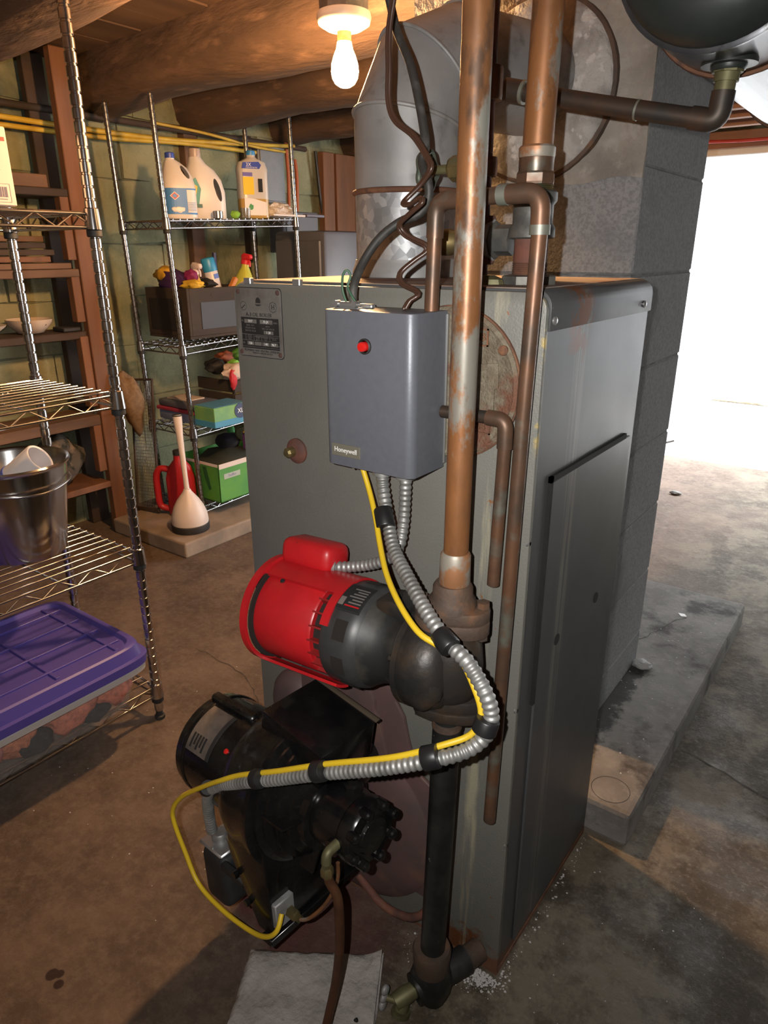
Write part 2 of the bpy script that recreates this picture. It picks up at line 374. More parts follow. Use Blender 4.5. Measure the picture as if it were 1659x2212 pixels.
# spangled galvanised sheet
t = NT('galvanised_sheet')
v = t.n('ShaderNodeTexVoronoi'); t.t.links.new(t.tc.outputs['Object'], v.inputs['Vector']); v.inputs['Scale'].default_value = 75
hs = t.n('ShaderNodeSeparateColor'); t.t.links.new(v.outputs['Color'], hs.inputs[0])
t.base(t.mix(t.rng(hs.outputs[0], .2, .9), (.27,.28,.29), (.44,.45,.46))); t.rough(t.rng(hs.outputs[1], 0, 1, .38, .6)); t.metal(.55); m_galv = t.m
m_galvdull = M('dull_galvanised', (.27,.27,.27), .55, .3, c2=(.34,.34,.335), scale=12, c3=(.17,.165,.16), s3=20)

# ================================================================ STRUCTURE
X0, X1, Y0, Y1, ZC = -2.75, 1.75, -1.95, 3.45, 2.0
fl_o = struct(MB().box(X0-.3, X1+.3, Y0-.3, Y1+.32, -.12, 0).build('floor', m_floor, loc=(0,0,0)))
m_apron = M('daylit_apron', (.36,.35,.34), .9, c2=(.30,.29,.28), scale=3)  # outdoor floor paler than indoors, daylight brightness put into its colour
ap = struct(MB().box(X0-1.5, X1+1.5, Y1+.32, 9, -.12, 0).build('floor_outside', m_apron, loc=(0,6,0)))
# cracks in the floor, as thin recessed dark seams
def crack(pts, z, w, parent, seed):
    random.seed(seed); P = smoothpath([(a, b, z) for a, b in pts], .02); vs = []; fs = []
    for i, p in enumerate(P):
        tg = (P[min(i+1,len(P)-1)] - P[max(i-1,0)]).normalized(); nn = Vector((-tg.y, tg.x, 0)); j = nn*random.uniform(-.006,.006)
        ww = w*random.uniform(.4,1.2); vs += [p+j+nn*ww, p+j-nn*ww]
    for i in range(len(P)-1): fs.append((2*i, 2*i+1, 2*i+3, 2*i+2))
    return MB().add(vs, fs).build('crack', m_crack, parent)
m_crack = M('crack_dark', (.04,.035,.03), .9)
crack([(.10,.85),(.16,.842),(.21,.82),(.27,.80),(.34,.785),(.6,.75)], .0012, .0025, fl_o, 3)
crack([(-1.35,.42),(-1.1,.40),(-.9,.30),(-.75,.33)], .0012, .0015, fl_o, 4)

# left wall: limewashed field stones in rough courses
random.seed(11)
wl = struct(MB().box(X0-.3, X0, Y0-.3, Y1+.3, -.1, 2.35).build('wall_left', m_mortar, loc=(X0,0,0)))
z = .0; row = 0
while z < 1.95:
    h = random.uniform(.22, .34); y = -1.2 - random.uniform(0, .4)
    while y < Y1:
        w = random.uniform(.35, .72); d = random.uniform(.010, .022)
        b = bmesh.new(); bmesh.ops.create_cube(b, size=1)
        bmesh.ops.subdivide_edges(b, edges=b.edges[:], cuts=2, use_grid_fill=True)
        sd = random.random()*50
        for q in b.verts:
            co = q.co.copy(); q.co = Vector((X0 + (co.x+.5)*d*1.0 - .004, y + (co.y+.5)*(w-.005), z + (co.z+.5)*(h-.005)))
            q.co += Vector((.010*mnoise.noise(q.co*6+Vector((sd,0,0))), .012*mnoise.noise(q.co*5+Vector((0,sd,0))), .012*mnoise.noise(q.co*5+Vector((0,0,sd)))))
        MB().bm(b).build('stone', m_greenwall, wl, smooth=50)
        y += w
    z += h; row += 1
wr = struct(MB().box(X1, X1+.3, Y0-.3, Y1+.3, -.1, 2.35).build('wall_right', m_greywall, loc=(X1,0,0)))
wf = struct(MB().box(X0-.3, X1+.3, Y0-.3, Y0, -.1, 2.35).build('wall_front', m_greywall, loc=(0,Y0,0)))
# back wall with the wide doorway to the outside
DX0, DX1, DZ = -1.45, 1.45, 1.70
wb = struct(MB().box(X0, DX0, Y1, Y1+.3, -.1, 2.35).box(DX1, X1, Y1, Y1+.3, -.1, 2.35).box(DX0, DX1, Y1, Y1+.3, DZ+.06, 2.35).build('wall_back', m_greenwall, loc=(0,Y1,0)))
d1 = struct(MB().box(DX0-.02, DX0+.05, Y1-.02, Y1+.30, 0, DZ+.08, .004).build('door_1', m_trim, loc=(DX0,Y1,0)))
MB().box(DX0+.05, DX1-.05, Y1-.03, Y1+.30, DZ, DZ+.05, .004).build('lintel', m_trim, d1)
MB().box(DX1-.05, DX1+.02, Y1-.02, Y1+.30, 0, DZ+.08, .004).build('jamb', m_trim, d1)
MB().box(DX0+.05, DX1-.05, Y1-.06, Y1-.03, DZ+.03, DZ+.11, .003).build('casing', m_joistlight, d1)
# outside: apron runs on, a whitewashed wall closes the yard
m_outwall = M('whitewash', (.40,.40,.40), .9, c2=(.36,.36,.355), scale=3)
m_outbase = M('earthy_wall_base', (.42,.33,.22), .95, c2=(.72,.68,.6), scale=9, bump=.8, bscale=30, bdist=.02)
ow = struct(MB().box(-4.0, 2.5, 5.9, 6.1, -.1, 2.6).build('wall_outside', m_outwall, loc=(0,6,0)))
MB().box(-.98, 2.5, 5.82, 5.92, 0, .055, .02).build('trim_base', m_outbase, ow)

# ceiling: rough boards laid across hewn logs
random.seed(5)
ce = struct(MB().box(X0-.3, X1+.3, Y0-.3, Y1+.3, ZC+.03, ZC+.35).build('ceiling', m_wooddark, loc=(0,0,ZC)))
x = X0
while x < X1:
    w = random.uniform(.16, .24); dz = random.uniform(0, .008)
    MB().box(x+.003, min(x+w, X1)-.003, Y0, Y1, ZC-dz, ZC+.028).build('plank', m_plank, ce)
    x += w
def log(yc, zb, r, xa, xb, seed, skew=.09):
    secs = []; n = 22; mm = 34; vs = []; fs = []
    for i in range(mm):
        u = i/(mm-1); xx = xa + (xb-xa)*u
        wob = Vector((0, .025*mnoise.noise(Vector((xx*1.1, seed, 0))), .02*mnoise.noise(Vector((xx*1.2, 0, seed)))))
        for k in range(n):
            a = 2*math.pi*k/n; ca, sa = math.cos(a), math.sin(a)
            rr = r*(1 + .11*mnoise.noise(Vector((xx*2.2, ca*1.6+seed, sa*1.6))) + .05*mnoise.noise(Vector((xx*9, ca*4+seed, sa*4))))
            px = rr*math.copysign(abs(ca)**.72, ca); pz = rr*1.02*math.copysign(abs(sa)**.72, sa)
            vs.append((xx, yc - skew*(xx+1.5) + px + wob.y, zb + r + pz + wob.z))
    for i in range(mm-1):
        for k in range(n): fs.append((i*n+k, i*n+(k+1)%n, (i+1)*n+(k+1)%n, (i+1)*n+k))
    fs.append(tuple(range(n-1,-1,-1))); fs.append(tuple((mm-1)*n+k for k in range(n)))
    return MB().add(vs, fs).build('log_joist', m_log, ce, smooth=60)
log(.34, 1.80, .13, X0, X1, 1.3); log(1.10, 1.81, .13, X0, X1, 4.7); log(1.66, 1.80, .125, X0, -.64, 8.1)
log(2.30, 1.81, .12, X0, -.95, 2.2); log(2.92, 1.80, .125, X0, -.95, 6.4); log(-.55, 1.80, .13, X0, X1, 9.9); log(-1.3, 1.80, .13, X0, X1, 3.9)
for i in range(7):
    yy = 1.75 + i*.235
    MB().box(-.94, X1, yy, yy+.05, 1.80, 1.96, .003).build('joist', m_joistlight, ce)

# raised concrete slab carrying the chimney
slab = struct(MB().box(-.75, .092, .432, 1.65, 0, .093, .012, 2).build('floor_slab', m_slab, loc=(0,1,0)))
crack([(-.135,1.19),(-.10,1.27),(-.085,1.36),(-.05,1.42)], .0942, .002, slab, 8)
def ring(cx, cy, rx, ry, zz):
    vs = []; fs = []; n = 48
    for k in range(n):
        a = 2*math.pi*k/n
        for r in (1.0, .965): vs.append((cx+rx*r*math.cos(a), cy+ry*r*math.sin(a), zz))
    for k in range(n): j = (k+1) % n; fs.append((2*k, 2*k+1, 2*j+1, 2*j))
    return MB().add(vs, fs).build('scribed_ring', m_crack, slab)
ring(.028, .487, .043, .043, .0938); ring(.035, 1.56, .043, .043, .0938)

# chimney of cinder blocks
ch = struct(MB().box(-.617, -.103, .623, 1.057, .093, ZC-.001).build('chimney', m_blockjoint, loc=(-.35,.84,.093)))
zs = [.093, .2, .4, .6, .8, 1.0, 1.2, 1.4, 1.6, 1.8, 1.995]
for i in range(len(zs)-1):
    for (a, b_) in (((-.62, -.36), (-.352, -.10)) if i % 2 else ((-.62, -.10),)):
        MB().box(a, b_, .62, 1.06, zs[i]+.002, zs[i+1]-.002, .003, 1).build('block', m_cmu, ch)
m_parge2 = M('pale_mortar', (.40,.39,.37), .9, c2=(.26,.25,.235), scale=16, lo=.42, hi=.58, c3=(.50,.49,.47), s3=34, lo3=.58, hi3=.64, bump=.8, bscale=40, bdist=.012)
# lumpy mortar smeared round the flue hole
vs = []; fs = []; nx, nz = 26, 40
for j in range(nz+1):
    for i in range(nx+1):
        u = i/nx; w = j/nz; xx = -.622 + u*.523; zz = 1.375 + w*.62 + .012*mnoise.noise(Vector((u*6, 0, 3)))*(1-w)
        dd = .004 + .010*abs(mnoise.noise(Vector((xx*9, 2, zz*9)))) + .005*mnoise.noise(Vector((xx*30, 5, zz*30)))
        rad = math.hypot(xx+.325, zz-1.54); dd += .016*max(0, 1-abs(rad-.125)/.05)
        vs.append((xx, .62 - dd, zz))
o1 = len(vs)
for j in range(nz): 
    for i in range(nx): a = j*(nx+1)+i; fs.append((a, a+1, a+nx+2, a+nx+1))
for j in range(nz+1):
    for i in (0, nx): vs.append((vs[j*(nx+1)+i][0], .622, vs[j*(nx+1)+i][2]))
for j in range(nz):
    a = j*(nx+1); b_ = o1 + 2*j; fs.append((a, a+nx+1, b_+2, b_)); a += nx; b_ += 1; fs.append((a, a+nx+1, b_+2, b_))
MB().add(vs, fs).build('parging', m_parge, ch, smooth=60)
MB().lathe([(.100,-.040),(.132,-.036),(.152,-.030),(.160,-.020),(.162,.004)], (-.325,.62,1.54), 'y', 40).build('flue_collar', m_parge2, ch, smooth=50)
MB().lathe([(.1612,-.022),(.1640,-.020),(.1655,.002)], (-.325,.618,1.54), 'y', 48).build('collar_rim', m_castrust, ch, smooth=50)
# ================================================================ BOILER
W, D, H = .569, .425, 1.2
BO = thing('oil_boiler', 'tall grey steel oil boiler standing in the middle of the basement floor', 'boiler', (-W/2, .21, 0))
def rrect(x0, x1, z0, z1, r, corners=(1,1,1,1), n=6):   # bl, br, tr, tl
    P = []
    for (cx, cz, a0, on) in ((x0+r, z0+r, 180, corners[0]), (x1-r, z0+r, 270, corners[1]), (x1-r, z1-r, 0, corners[2]), (x0+r, z1-r, 90, corners[3])):
        if on:
            for k in range(n+1): a = math.radians(a0 + 90*k/n); P.append((cx+r*math.cos(a), cz+r*math.sin(a)))
        else:
            P.append({180:(x0,z0),270:(x1,z0),0:(x1,z1),90:(x0,z1)}[a0])
    return P
MB().prism(rrect(-W, 0, .012, H-.002, .022, (0,0,1,1)), 'xz', 0, .010, .002).build('front_panel', m_front, BO, smooth=40)
MB().prism(rrect(-W+.003, -.003, .006, H-.004, .020, (0,0,1,1)), 'xz', .010, D, 0).build('jacket', m_side, BO, smooth=40)
# top cover wraps over the sides with a turned-down lip
tc = MB(); P = rrect(-W-.001, .0015, 1.150, H+.001, .022, (0,0,1,1)); 
tc.prism(P, 'xz', .012, D+.002, .0012).build('top_cover', m_cover, BO, smooth=40)
MB().box(-W+.022, -.022, .014, D-.002, H+.0006, H+.0022).build('top_sheet', m_top, BO)
MB().box(-W+.002, -.002, .004, D-.002, 0, .012).build('base_rail', m_rust, BO)
scr = None
for (yy, zz) in ((.022,1.163),(.385,1.163)):
    MB().lathe([(.0055,0),(.0055,.002),(.003,.004)], (.0015,yy,zz), 'x', 12).build('screw', m_silver, BO, smooth=40)
for zz in (.86, .58, .31): MB().lathe([(.0055,0),(.0055,.002),(.003,.004)], (-.004,.004,zz), 'x', 12).build('screw', m_silver, BO, smooth=40)
for xx in (-.54, -.43): MB().box(xx, xx+.016, -.003, .006, H-.004, H+.006, .001).build('clip', m_silver, BO)
# access panel on the right side with dark strips and discs as painted shade of slits, holes
MB().box(-.003, .0015, .064, .40, .03, .936, .001).build('access_panel', m_side, BO)
MB().box(-.003, .0022, .056, .375, .936, .945).build('slit_shade', m_dark, BO)
MB().box(-.003, .0022, .056, .064, .56, .945).build('slit_shade', m_dark, BO)
for (yy, zz) in ((.309,.649),(.134,.645)):
    MB().lathe([(.010,0),(.010,.0008)], (.0018,yy,zz), 'x', 16).build('hole_shade', m_dark, BO)
# nameplate
px0, px1, pz0, pz1 = -.562, -.458, 1.079, 1.190
NP = MB().prism(rrect(px0, px1, pz0, pz1, .006), 'xz', -.0016, .001, .0003).build('nameplate', m_plate, BO)
MB().prism(rrect(px0-.0012, px1+.0012, pz0-.0012, pz1+.0012, .007), 'xz', -.0006, .001).build('plate_border', m_blackdull, NP)
for (xx, zz) in ((px0+.006,pz0+.006),(px1-.006,pz0+.006),(px0+.006,pz1-.006),(px1-.006,pz1-.006)):
    MB().lathe([(.0042,0),(.0038,-.0015),(.002,-.0022)], (xx,-.0016,zz), 'y', 12).build('rivet', m_rivet, NP, smooth=40)
MB().box(px0+.009, px1-.007, -.0019, -.001, 1.092, 1.143).build('black_field', m_blackdull, NP)
RF = (math.pi/2, 0, 0)
text('A-3 OIL BOILER', .0085, (-.510,-.0018,1.1475), RF, m_blackdull, NP, sx=1.05)
yl = -.0021
for (a, b_, z0, z1) in ((-.545,-.516,1.1335,1.140),(-.508,-.479,1.1335,1.140),(-.500,-.478,1.117,1.1225),(-.541,-.525,1.0975,1.1035),(-.523,-.507,1.0975,1.1035),(-.505,-.488,1.0975,1.1035),(-.486,-.469,1.0975,1.1035)):
    MB().box(a, b_, yl, yl+.0008, z0, z1).build('stamp_field', m_plate, NP)
for (a, b_, z0, z1) in ((-.553,-.465,1.1148,1.1154),(-.553,-.465,1.1052,1.1058),(-.553,-.465,1.0945,1.0950),(-.544,-.5434,1.1055,1.115),(-.5245,-.5239,1.1055,1.115),(-.5062,-.5056,1.1055,1.112),(-.487,-.4864,1.1055,1.115),(-.5245,-.487,1.1115,1.112)):
    MB().box(a, b_, yl, yl+.0008, z0, z1).build('rule', m_plate, NP)
for (s, sz, x_, z_) in (('NO.',.004,-.550,1.137),('SERIES',.0035,-.472,1.136),('MAX. W.P.',.0042,-.531,1.1300),('STEAM 15 LB.',.0042,-.531,1.1255),('WATER 30 LB.',.0042,-.531,1.121),('INPUT',.0036,-.490,1.1295),('MIN. CAP. PER HR.',.0036,-.489,1.1255),
    ('RATED\nOUTPUT\nMBTU',.0030,-.534,1.1105),('INSTALLED RADIATION',.0028,-.506,1.1130),('STEAM\nSQ. FT.',.0030,-.515,1.1085),('WATER\nMBH',.0030,-.4965,1.1085),('FIRING RATE\nPER HR.',.0030,-.476,1.1105),('OIL',.0036,-.549,1.1005),('GAL.',.0032,-.467,1.099)):
    text(s, sz, (x_, yl-.0001, z_), RF, m_plate, NP, ext=.0001)
for (s, x_, z_) in (('7317',-.531,1.1368),('75 JX',-.494,1.1368),('1 20',-.489,1.1198),('126',-.533,1.1005),('140',-.496,1.1005),('96.7',-.478,1.1005)):
    text(s, .0055, (x_, yl-.0002, z_), RF, m_white, NP, ext=.0001)
text('PLUMBING AND HEATING DIVISION', .0052, (-.508,-.0018,1.0885), RF, m_blackdull, NP, sx=.98)
text('MANUFACTURED IN THE U.S.A.', .0034, (-.506,-.0018,1.0845), RF, m_blackdull, NP)
# emblems: bell, H in a rosette, round seal
MB().prism([(-.5155,1.1665),(-.5155,1.170),(-.5145,1.173),(-.512,1.1752),(-.510,1.1758),(-.508,1.1752),(-.5055,1.173),(-.5045,1.170),(-.5045,1.1665)], 'xz', -.0020, -.001).build('emblem', m_blackdull, NP)
MB().prism([(-.518,1.1645),(-.502,1.1645),(-.507,1.162),(-.513,1.162)], 'xz', -.0020, -.001).build('emblem', m_blackdull, NP)
def ringxz(cx, cz, rf, w, n, y, mat, parent, name):
    vs = []; fs = []
    for k in range(n):
        a = 2*math.pi*k/n; r = rf(a)
        for q in (r, r-w): vs.append((cx+q*math.cos(a), y, cz+q*math.sin(a)))
    for k in range(n): j = (k+1) % n; fs.append((2*k, 2*k+1, 2*j+1, 2*j))
    return MB().add(vs, fs).build(name, mat, parent)
ringxz(-.476, 1.161, lambda a: .0078+.0010*abs(math.cos(4*a)), .0009, 64, -.0019, m_blackdull, NP, 'emblem')
text('H', .012, (-.476,-.0019,1.161), RF, m_blackdull, NP, 'emblem', sx=.9)
ringxz(-.545, 1.161, lambda a: .0075, .0007, 40, -.0019, m_blackdull, NP, 'emblem')
for k in range(3): MB().box(-.550+k*.003, -.5475+k*.003, -.0019, -.001, 1.157+k*.002, 1.159+k*.002).build('emblem', m_blackdull, NP)
# cast inspection door with its raised ribs and marks
IC = MB().lathe([(.104,.002),(.104,-.007),(.099,-.010),(.095,-.0075),(.0,-.0075)], (-.132,0,1.073), 'y', 48).build('inspection_door', m_disc, BO, smooth=40)
MB().lathe([(.106,.0005),(.106,-.004),(.1035,-.0055),(.1035,.0005)], (-.132,0,1.073), 'y', 48).build('door_rim', m_rust, IC, smooth=40)
for q in (((-.100,1.128),(-.075,1.128),(-.075,1.151),(-.100,1.151)), ((-.098,1.01),(-.066,1.01),(-.066,1.03),(-.098,1.03))):
    x0_, z0_ = q[0]; x1_, z1_ = q[2]
    for (a, b_, c_, d_) in ((x0_,x1_,z0_,z0_+.002),(x0_,x1_,z1_-.002,z1_),(x0_,x0_+.002,z0_,z1_),(x1_-.002,x1_,z0_,z1_)):
        MB().box(a, b_, -.0095, -.007, c_, d_).build('cast_mark', m_rust, IC)
    text('HB', .014, ((x0_+x1_)/2, -.0085, (z0_+z1_)/2), RF, m_rust, IC, 'cast_mark', ext=.001)
MB().prism([(-.125,1.10),(-.058,1.108),(-.056,1.075),(-.062,1.073),(-.062,1.045),(-.07,1.043),(-.072,1.068),(-.074,1.098),(-.125,1.092)], 'xz', -.0105, -.007, .0008).build('cast_rib', m_disc, IC)
MB().lathe([(.007,-.006),(.007,-.011),(.004,-.013)], (-.052,0,1.125), 'y', 12).build('door_bolt', m_rust, IC, smooth=40)
# round plug on the left of the front
pg = MB().lathe([(.022,.001),(.022,-.004),(.016,-.009),(.012,-.010)], (-.437,0,.926), 'y', 24).build('tapping_plug', m_rust_red, BO, smooth=40)
MB().lathe([(.009,-.009),(.009,-.022),(.006,-.026)], (-.440,0,.926), 'y', 8).build('plug_nut', m_brass, pg, smooth=30)
# maroon burner mounting plate, domed, with its flared hood
BP = MB().lathe([(.190,-.001),(.188,-.012),(.170,-.022),(.12,-.028),(.07,-.030)], (-.325,0,.215), 'y', 48).build('burner_plate', m_maroon, BO, smooth=50)
MB().prism([(-.44,.30),(-.44,.505),(-.30,.535),(-.275,.525),(-.263,.50),(-.262,.478),(-.255,.465),(-.235,.40),(-.235,.30)], 'xz', -.018, -.001, .004).build('plate_hood', m_maroon, BP, smooth=40)
MB().prism([(-.27,.535),(-.215,.535),(-.222,.51),(-.205,.485),(-.195,.44),(-.185,.405),(-.165,.375),(-.12,.35),(-.12,.10),(-.30,.10),(-.30,.535)], 'xz', -.010, -.0005, .003).build('plate_flange', m_maroon, BP, smooth=40)
MB().loft([(-.030,0,0,.03,.036,2),(-.024,0,0,.046,.054,2),(-.010,0,0,.058,.067,2),(0,0,0,.060,.070,2)], 32).mv(Matrix.Translation((-.468,0,.405)) @ Matrix.Rotation(-math.pi/2, 4, 'X') @ Matrix.Identity(4)).build('plate_lobe', m_maroon, BP, smooth=60)
MB().tube(smoothpath([(-.30,-.025,.075),(-.24,-.03,.045),(-.185,-.03,.05),(-.15,-.028,.075),(-.135,-.015,.10)]), .008, 10).build('drain_tube', m_rust_red, BP, smooth=50)

# ================================================================ FLUE
FL = thing('flue_pipe', 'galvanised sheet metal flue pipe bending from boiler top into the chimney', 'flue pipe', (-.42,.30,1.2))
fx, fy, fr = -.42, .30, .095
def sect(p, q, r0, r1, name, mat, na=None, nb=None):   # tube cut on mitre planes na / nb
    p, q = Vector(p), Vector(q); ax = (q-p).normalized(); u = ax.orthogonal().normalized(); w = ax.cross(u); vs = []; fs = []; n = 40
    na = na or ax; nb = nb or ax
    for (c, nr, r) in ((p, na, r0), (q, nb, r1)):
        for k in range(n):
            a = 2*math.pi*k/n; o = (u*math.cos(a)+w*math.sin(a))*r; t_ = -(o.dot(nr))/(ax.dot(nr)); vs.append(c+o+ax*t_)
    for k in range(n): fs.append((k, (k+1)%n, n+(k+1)%n, n+k))
    fs.append(tuple(range(n))); fs.append(tuple(range(n, 2*n)))
    o = MB().add(vs, fs).build(name, mat, FL, smooth=40)
    return o
pts = [Vector(p) for p in ((fx,fy,1.203),(fx,fy,1.345),(fx,fy,1.455),(-.411,.335,1.525),(-.385,.405,1.556),(-.325,.615,1.556))]
dirs = [(pts[i+1]-pts[i]).normalized() for i in range(5)]
nm = [dirs[0]] + [(dirs[i-1]+dirs[i]).normalized() for i in range(1,5)] + [dirs[4]]
mats = [m_galv, m_galvdull, m_galvdull, m_galvdull, m_galvdull]
names = ['pipe_section', 'pipe_section', 'elbow_gore', 'elbow_gore', 'pipe_section']
for i in range(5): sect(pts[i], pts[i+1], fr*(1.0 if i else .985), fr, names[i], mats[i], nm[i], nm[i+1])
for i in (1,2,3,4):   # crimped seams between the gores
    ax = nm[i]; u = ax.orthogonal().normalized(); w = ax.cross(u); d0 = dirs[i-1]; P = []
    for k in range(48):
        a = 2*math.pi*k/48; o = (u*math.cos(a)+w*math.sin(a)); lat = o - d0*o.dot(d0); P.append(pts[i] + o*((fr+.001)/max(lat.length,1e-6)))
    MB().tube(P, .0035 if i > 1 else .0048, 8, closed=True).build('seam', m_galvdull if i > 1 else m_rust, FL, smooth=60)
MB().lathe([(.102,1.2025),(.102,1.212),(.097,1.225),(.096,1.232)], (fx,fy,0), 'z', 40).build('starting_collar', m_galvdull, FL, smooth=40)

# ================================================================ PIPES
def ptube(pts, r, n=20): return MB().tube(pts, r, n)
sup = thing('copper_riser', 'thick weathered copper pipe rising from the circulator in front of the boiler', 'pipe', (-.06,-.10,.83))
R1 = .0168
MB().tube([(-.0595,-.10,.832),(-.0585,-.10,.95),(-.057,-.10,1.2),(-.056,-.10,1.45),(-.055,-.10,1.80)], R1, 28).build('tube', m_copper, sup, smooth=40)
MB().tube([(-.0600,-.10,.822),(-.0598,-.10,.826),(-.0595,-.10,.866),(-.0595,-.10,.870)], [.0195,.0215,.0205,.018], 24).build('soldered_joint', m_solder_copper, sup, smooth=50)

ret = thing('copper_return_riser', 'second thick copper pipe with union and iron tee rising from boiler top', 'pipe', (-.083,.12,1.2))
MB().tube([(-.084,.12,1.365),(-.082,.12,1.5),(-.079,.12,1.80)], .0205, 28).build('tube', m_copper_clean, ret, smooth=40)
MB().lathe([(.0225,1.362),(.0245,1.366),(.0245,1.376),(.0215,1.379)], (-.084,.12,0), 'z', 24).build('solder_cup', m_solder_copper, ret, smooth=40)
MB().lathe([(.0235,1.345),(.0235,1.362),(.0240,1.364)], (-.084,.12,0), 'z', 24).build('adapter', m_copper_dark, ret, smooth=40)
MB().lathe([(.0260,1.331),(.0268,1.334),(.0268,1.344),(.0250,1.347)], (-.084,.12,0), 'z', 8).build('hex_nut', m_copper_dark, ret)
for k in range(3): MB().lathe([(.0235,1.3235+k*.0026),(.0255,1.3248+k*.0026),(.0235,1.3260+k*.0026)], (-.084,.12,0), 'z', 24).build('thread', m_brass, ret, smooth=60)
tee = MB().lathe([(.029,1.262),(.0315,1.264),(.0315,1.276),(.0275,1.282),(.0275,1.305),(.0315,1.310),(.0315,1.321),(.028,1.3235)], (-.084,.12,0), 'z', 32).build('iron_tee', m_iron, ret, smooth=40)
MB().lathe([(.0235,1.215),(.0235,1.262)], (-.084,.12,0), 'z', 28).build('nipple', m_rust_red, ret, smooth=40)
for k in range(9): MB().lathe([(.0232,1.208+k*.0026),(.0248,1.2093+k*.0026),(.0232,1.2106+k*.0026)], (-.084,.12,0), 'z', 24).build('thread', m_rust, ret, smooth=60)
MB().lathe([(.040,1.2022),(.040,1.213),(.030,1.215)], (-.084,.12,0), 'z', 8).build('boiler_bushing', m_iron, ret)

# feed line standing behind: rusty vertical with tee, gate valve and union
fd = thing('rusty_feed_pipe', 'rusty iron feed pipe with fittings on boiler top behind the copper riser', 'pipe', (-.165,.12,1.2))
MB().tube([(-.164,.12,1.2022),(-.164,.12,1.50),(-.163,.125,1.80)], .0115, 16).build('tube', m_rust_red, fd, smooth=40)
MB().lathe([(.019,1.228),(.021,1.232),(.021,1.245),(.018,1.25),(.018,1.27),(.021,1.276),(.021,1.29),(.019,1.294)], (-.164,.12,0), 'z', 20).build('pipe_tee', m_rust_red, fd, smooth=40)
MB().lathe([(.018,1.345),(.019,1.35),(.019,1.365),(.018,1.37)], (-.164,.12,0), 'z', 16).build('coupling', m_rust, fd, smooth=40)
MB().lathe([(.020,1.44),(.021,1.445),(.021,1.475),(.020,1.48)], (-.164,.12,0), 'z', 16).build('coupling', m_copper_dark, fd, smooth=40)
MB().lathe([(.0205,-.164),(.0205,-.150),(.026,-.147),(.026,-.139),(.021,-.136),(.021,-.112)], (0,.12,1.261), 'x', 8).build('union', m_iron, fd, smooth=30)
MB().lathe([(.026,-.1485),(.0285,-.1475),(.0285,-.1425),(.026,-.1415)], (0,.12,1.261), 'x', 8).build('union_nut', m_galvdull, fd)
MB().lathe([(.018,-.245),(.019,-.24),(.019,-.215),(.0165,-.212),(.0165,-.18)], (0,.12,1.259), 'x', 16).build('brass_cap', m_brass, fd, smooth=40)
MB().loft([(1.2024,-.14,.085,.035,.018,2.4),(1.209,-.135,.083,.028,.014,2.4),(1.214,-.13,.083,.012,.006,2)], 14).build('loose_flange', m_brass_dull, fd, smooth=30)
vl = thing('gate_valve', 'small brass gate valve with a green handwheel on the rusty feed pipe', 'valve', (-.2,.11,1.34))
MB().lathe([(.016,-.18),(.0175,-.185),(.0175,-.212),(.0145,-.216)], (0,.115,1.358), 'x', 8).build('bonnet', m_brass, vl)
MB().lathe([(.020,-.168),(.021,-.172),(.021,-.186),(.019,-.19)], (0,.115,1.358), 'x', 20).build('body', m_brass, vl, smooth=40)
MB().lathe([(.0065,-.212),(.0065,-.262),(.004,-.266)], (0,.115,1.358), 'x', 12).build('stem', m_brass_dull, vl, smooth=40)
wp = []
for k in range(40):
    a = 2*math.pi*k/40; r = .024 + .003*math.cos(5*a); wp.append((-.256, .115+r*math.cos(a), 1.358+r*math.sin(a)))
hw = MB().tube(wp, .0048, 8, closed=True)
for k in range(5): a = 2*math.pi*k/5; hw.tube([(-.256,.115,1.358),(-.256,.115+.025*math.cos(a),1.358+.025*math.sin(a))], .0035, 8)
m_greenwheel = M('green_handwheel', (.06,.085,.06), .5, .3, c2=(.10,.105,.08), scale=40)
hw.build('handwheel', m_greenwheel, vl, smooth=50)

# thin copper pipe: arch over and long discharge leg
th = thing('copper_discharge_pipe', 'thin copper pipe arching over and running down boiler front to an open end', 'pipe', (-.019,-.03,.385))
rt = .0098
A1, A2 = (-.147,-.03,1.305), (-.006,-.03,1.309)
MB().tube([(-.152,-.03,1.10),(-.151,-.03,1.18),(-.148,-.03,1.272)], rt, 16).build('left_leg', m_copper_dark, th, smooth=40)
MB().tube(bendpath([(-.148,-.03,1.262),(-.147,-.03,1.306),(-.108,-.03,1.307)], .026, 8), rt+.0016, 16).build('elbow', m_copper_dark, th, smooth=40)
MB().tube([(-.112,-.03,1.307),(-.045,-.03,1.3095)], rt, 16).build('cross_run', m_copper_dark, th, smooth=40)
MB().tube(bendpath([(-.050,-.03,1.3095),(-.004,-.03,1.310),(-.003,-.03,1.268)], .028, 8), rt+.0016, 16).build('elbow', m_copper_dark, th, smooth=40)
MB().tube([(-.058,-.03,1.3092),(-.046,-.03,1.3095)], rt+.0024, 16).build('solder_ring', m_solder, th, smooth=40)
MB().tube([(-.003,-.03,1.275),(-.003,-.03,1.264)], rt+.0024, 16).build('solder_ring', m_solder, th, smooth=40)
MB().tube([(-.003,-.03,1.268),(-.008,-.03,1.05),(-.012,-.03,.78),(-.0195,-.03,.380)], rt, 16).build('long_leg', m_copper_dark, th, smooth=40)
t3 = thing('copper_stub_pipe', 'short bent copper pipe ending beside the copper riser near inspection door', 'pipe', (-.04,-.02,.79))
MB().tube([(-.136,-.02,1.036),(-.058,-.02,1.037)], .0088, 16).build('cross_run', m_copper_brown, t3, smooth=40)
MB().tube(bendpath([(-.064,-.02,1.037),(-.037,-.02,1.036),(-.0365,-.02,.998)], .022, 8), .0108, 16).build('elbow', m_copper_dark, t3, smooth=40)
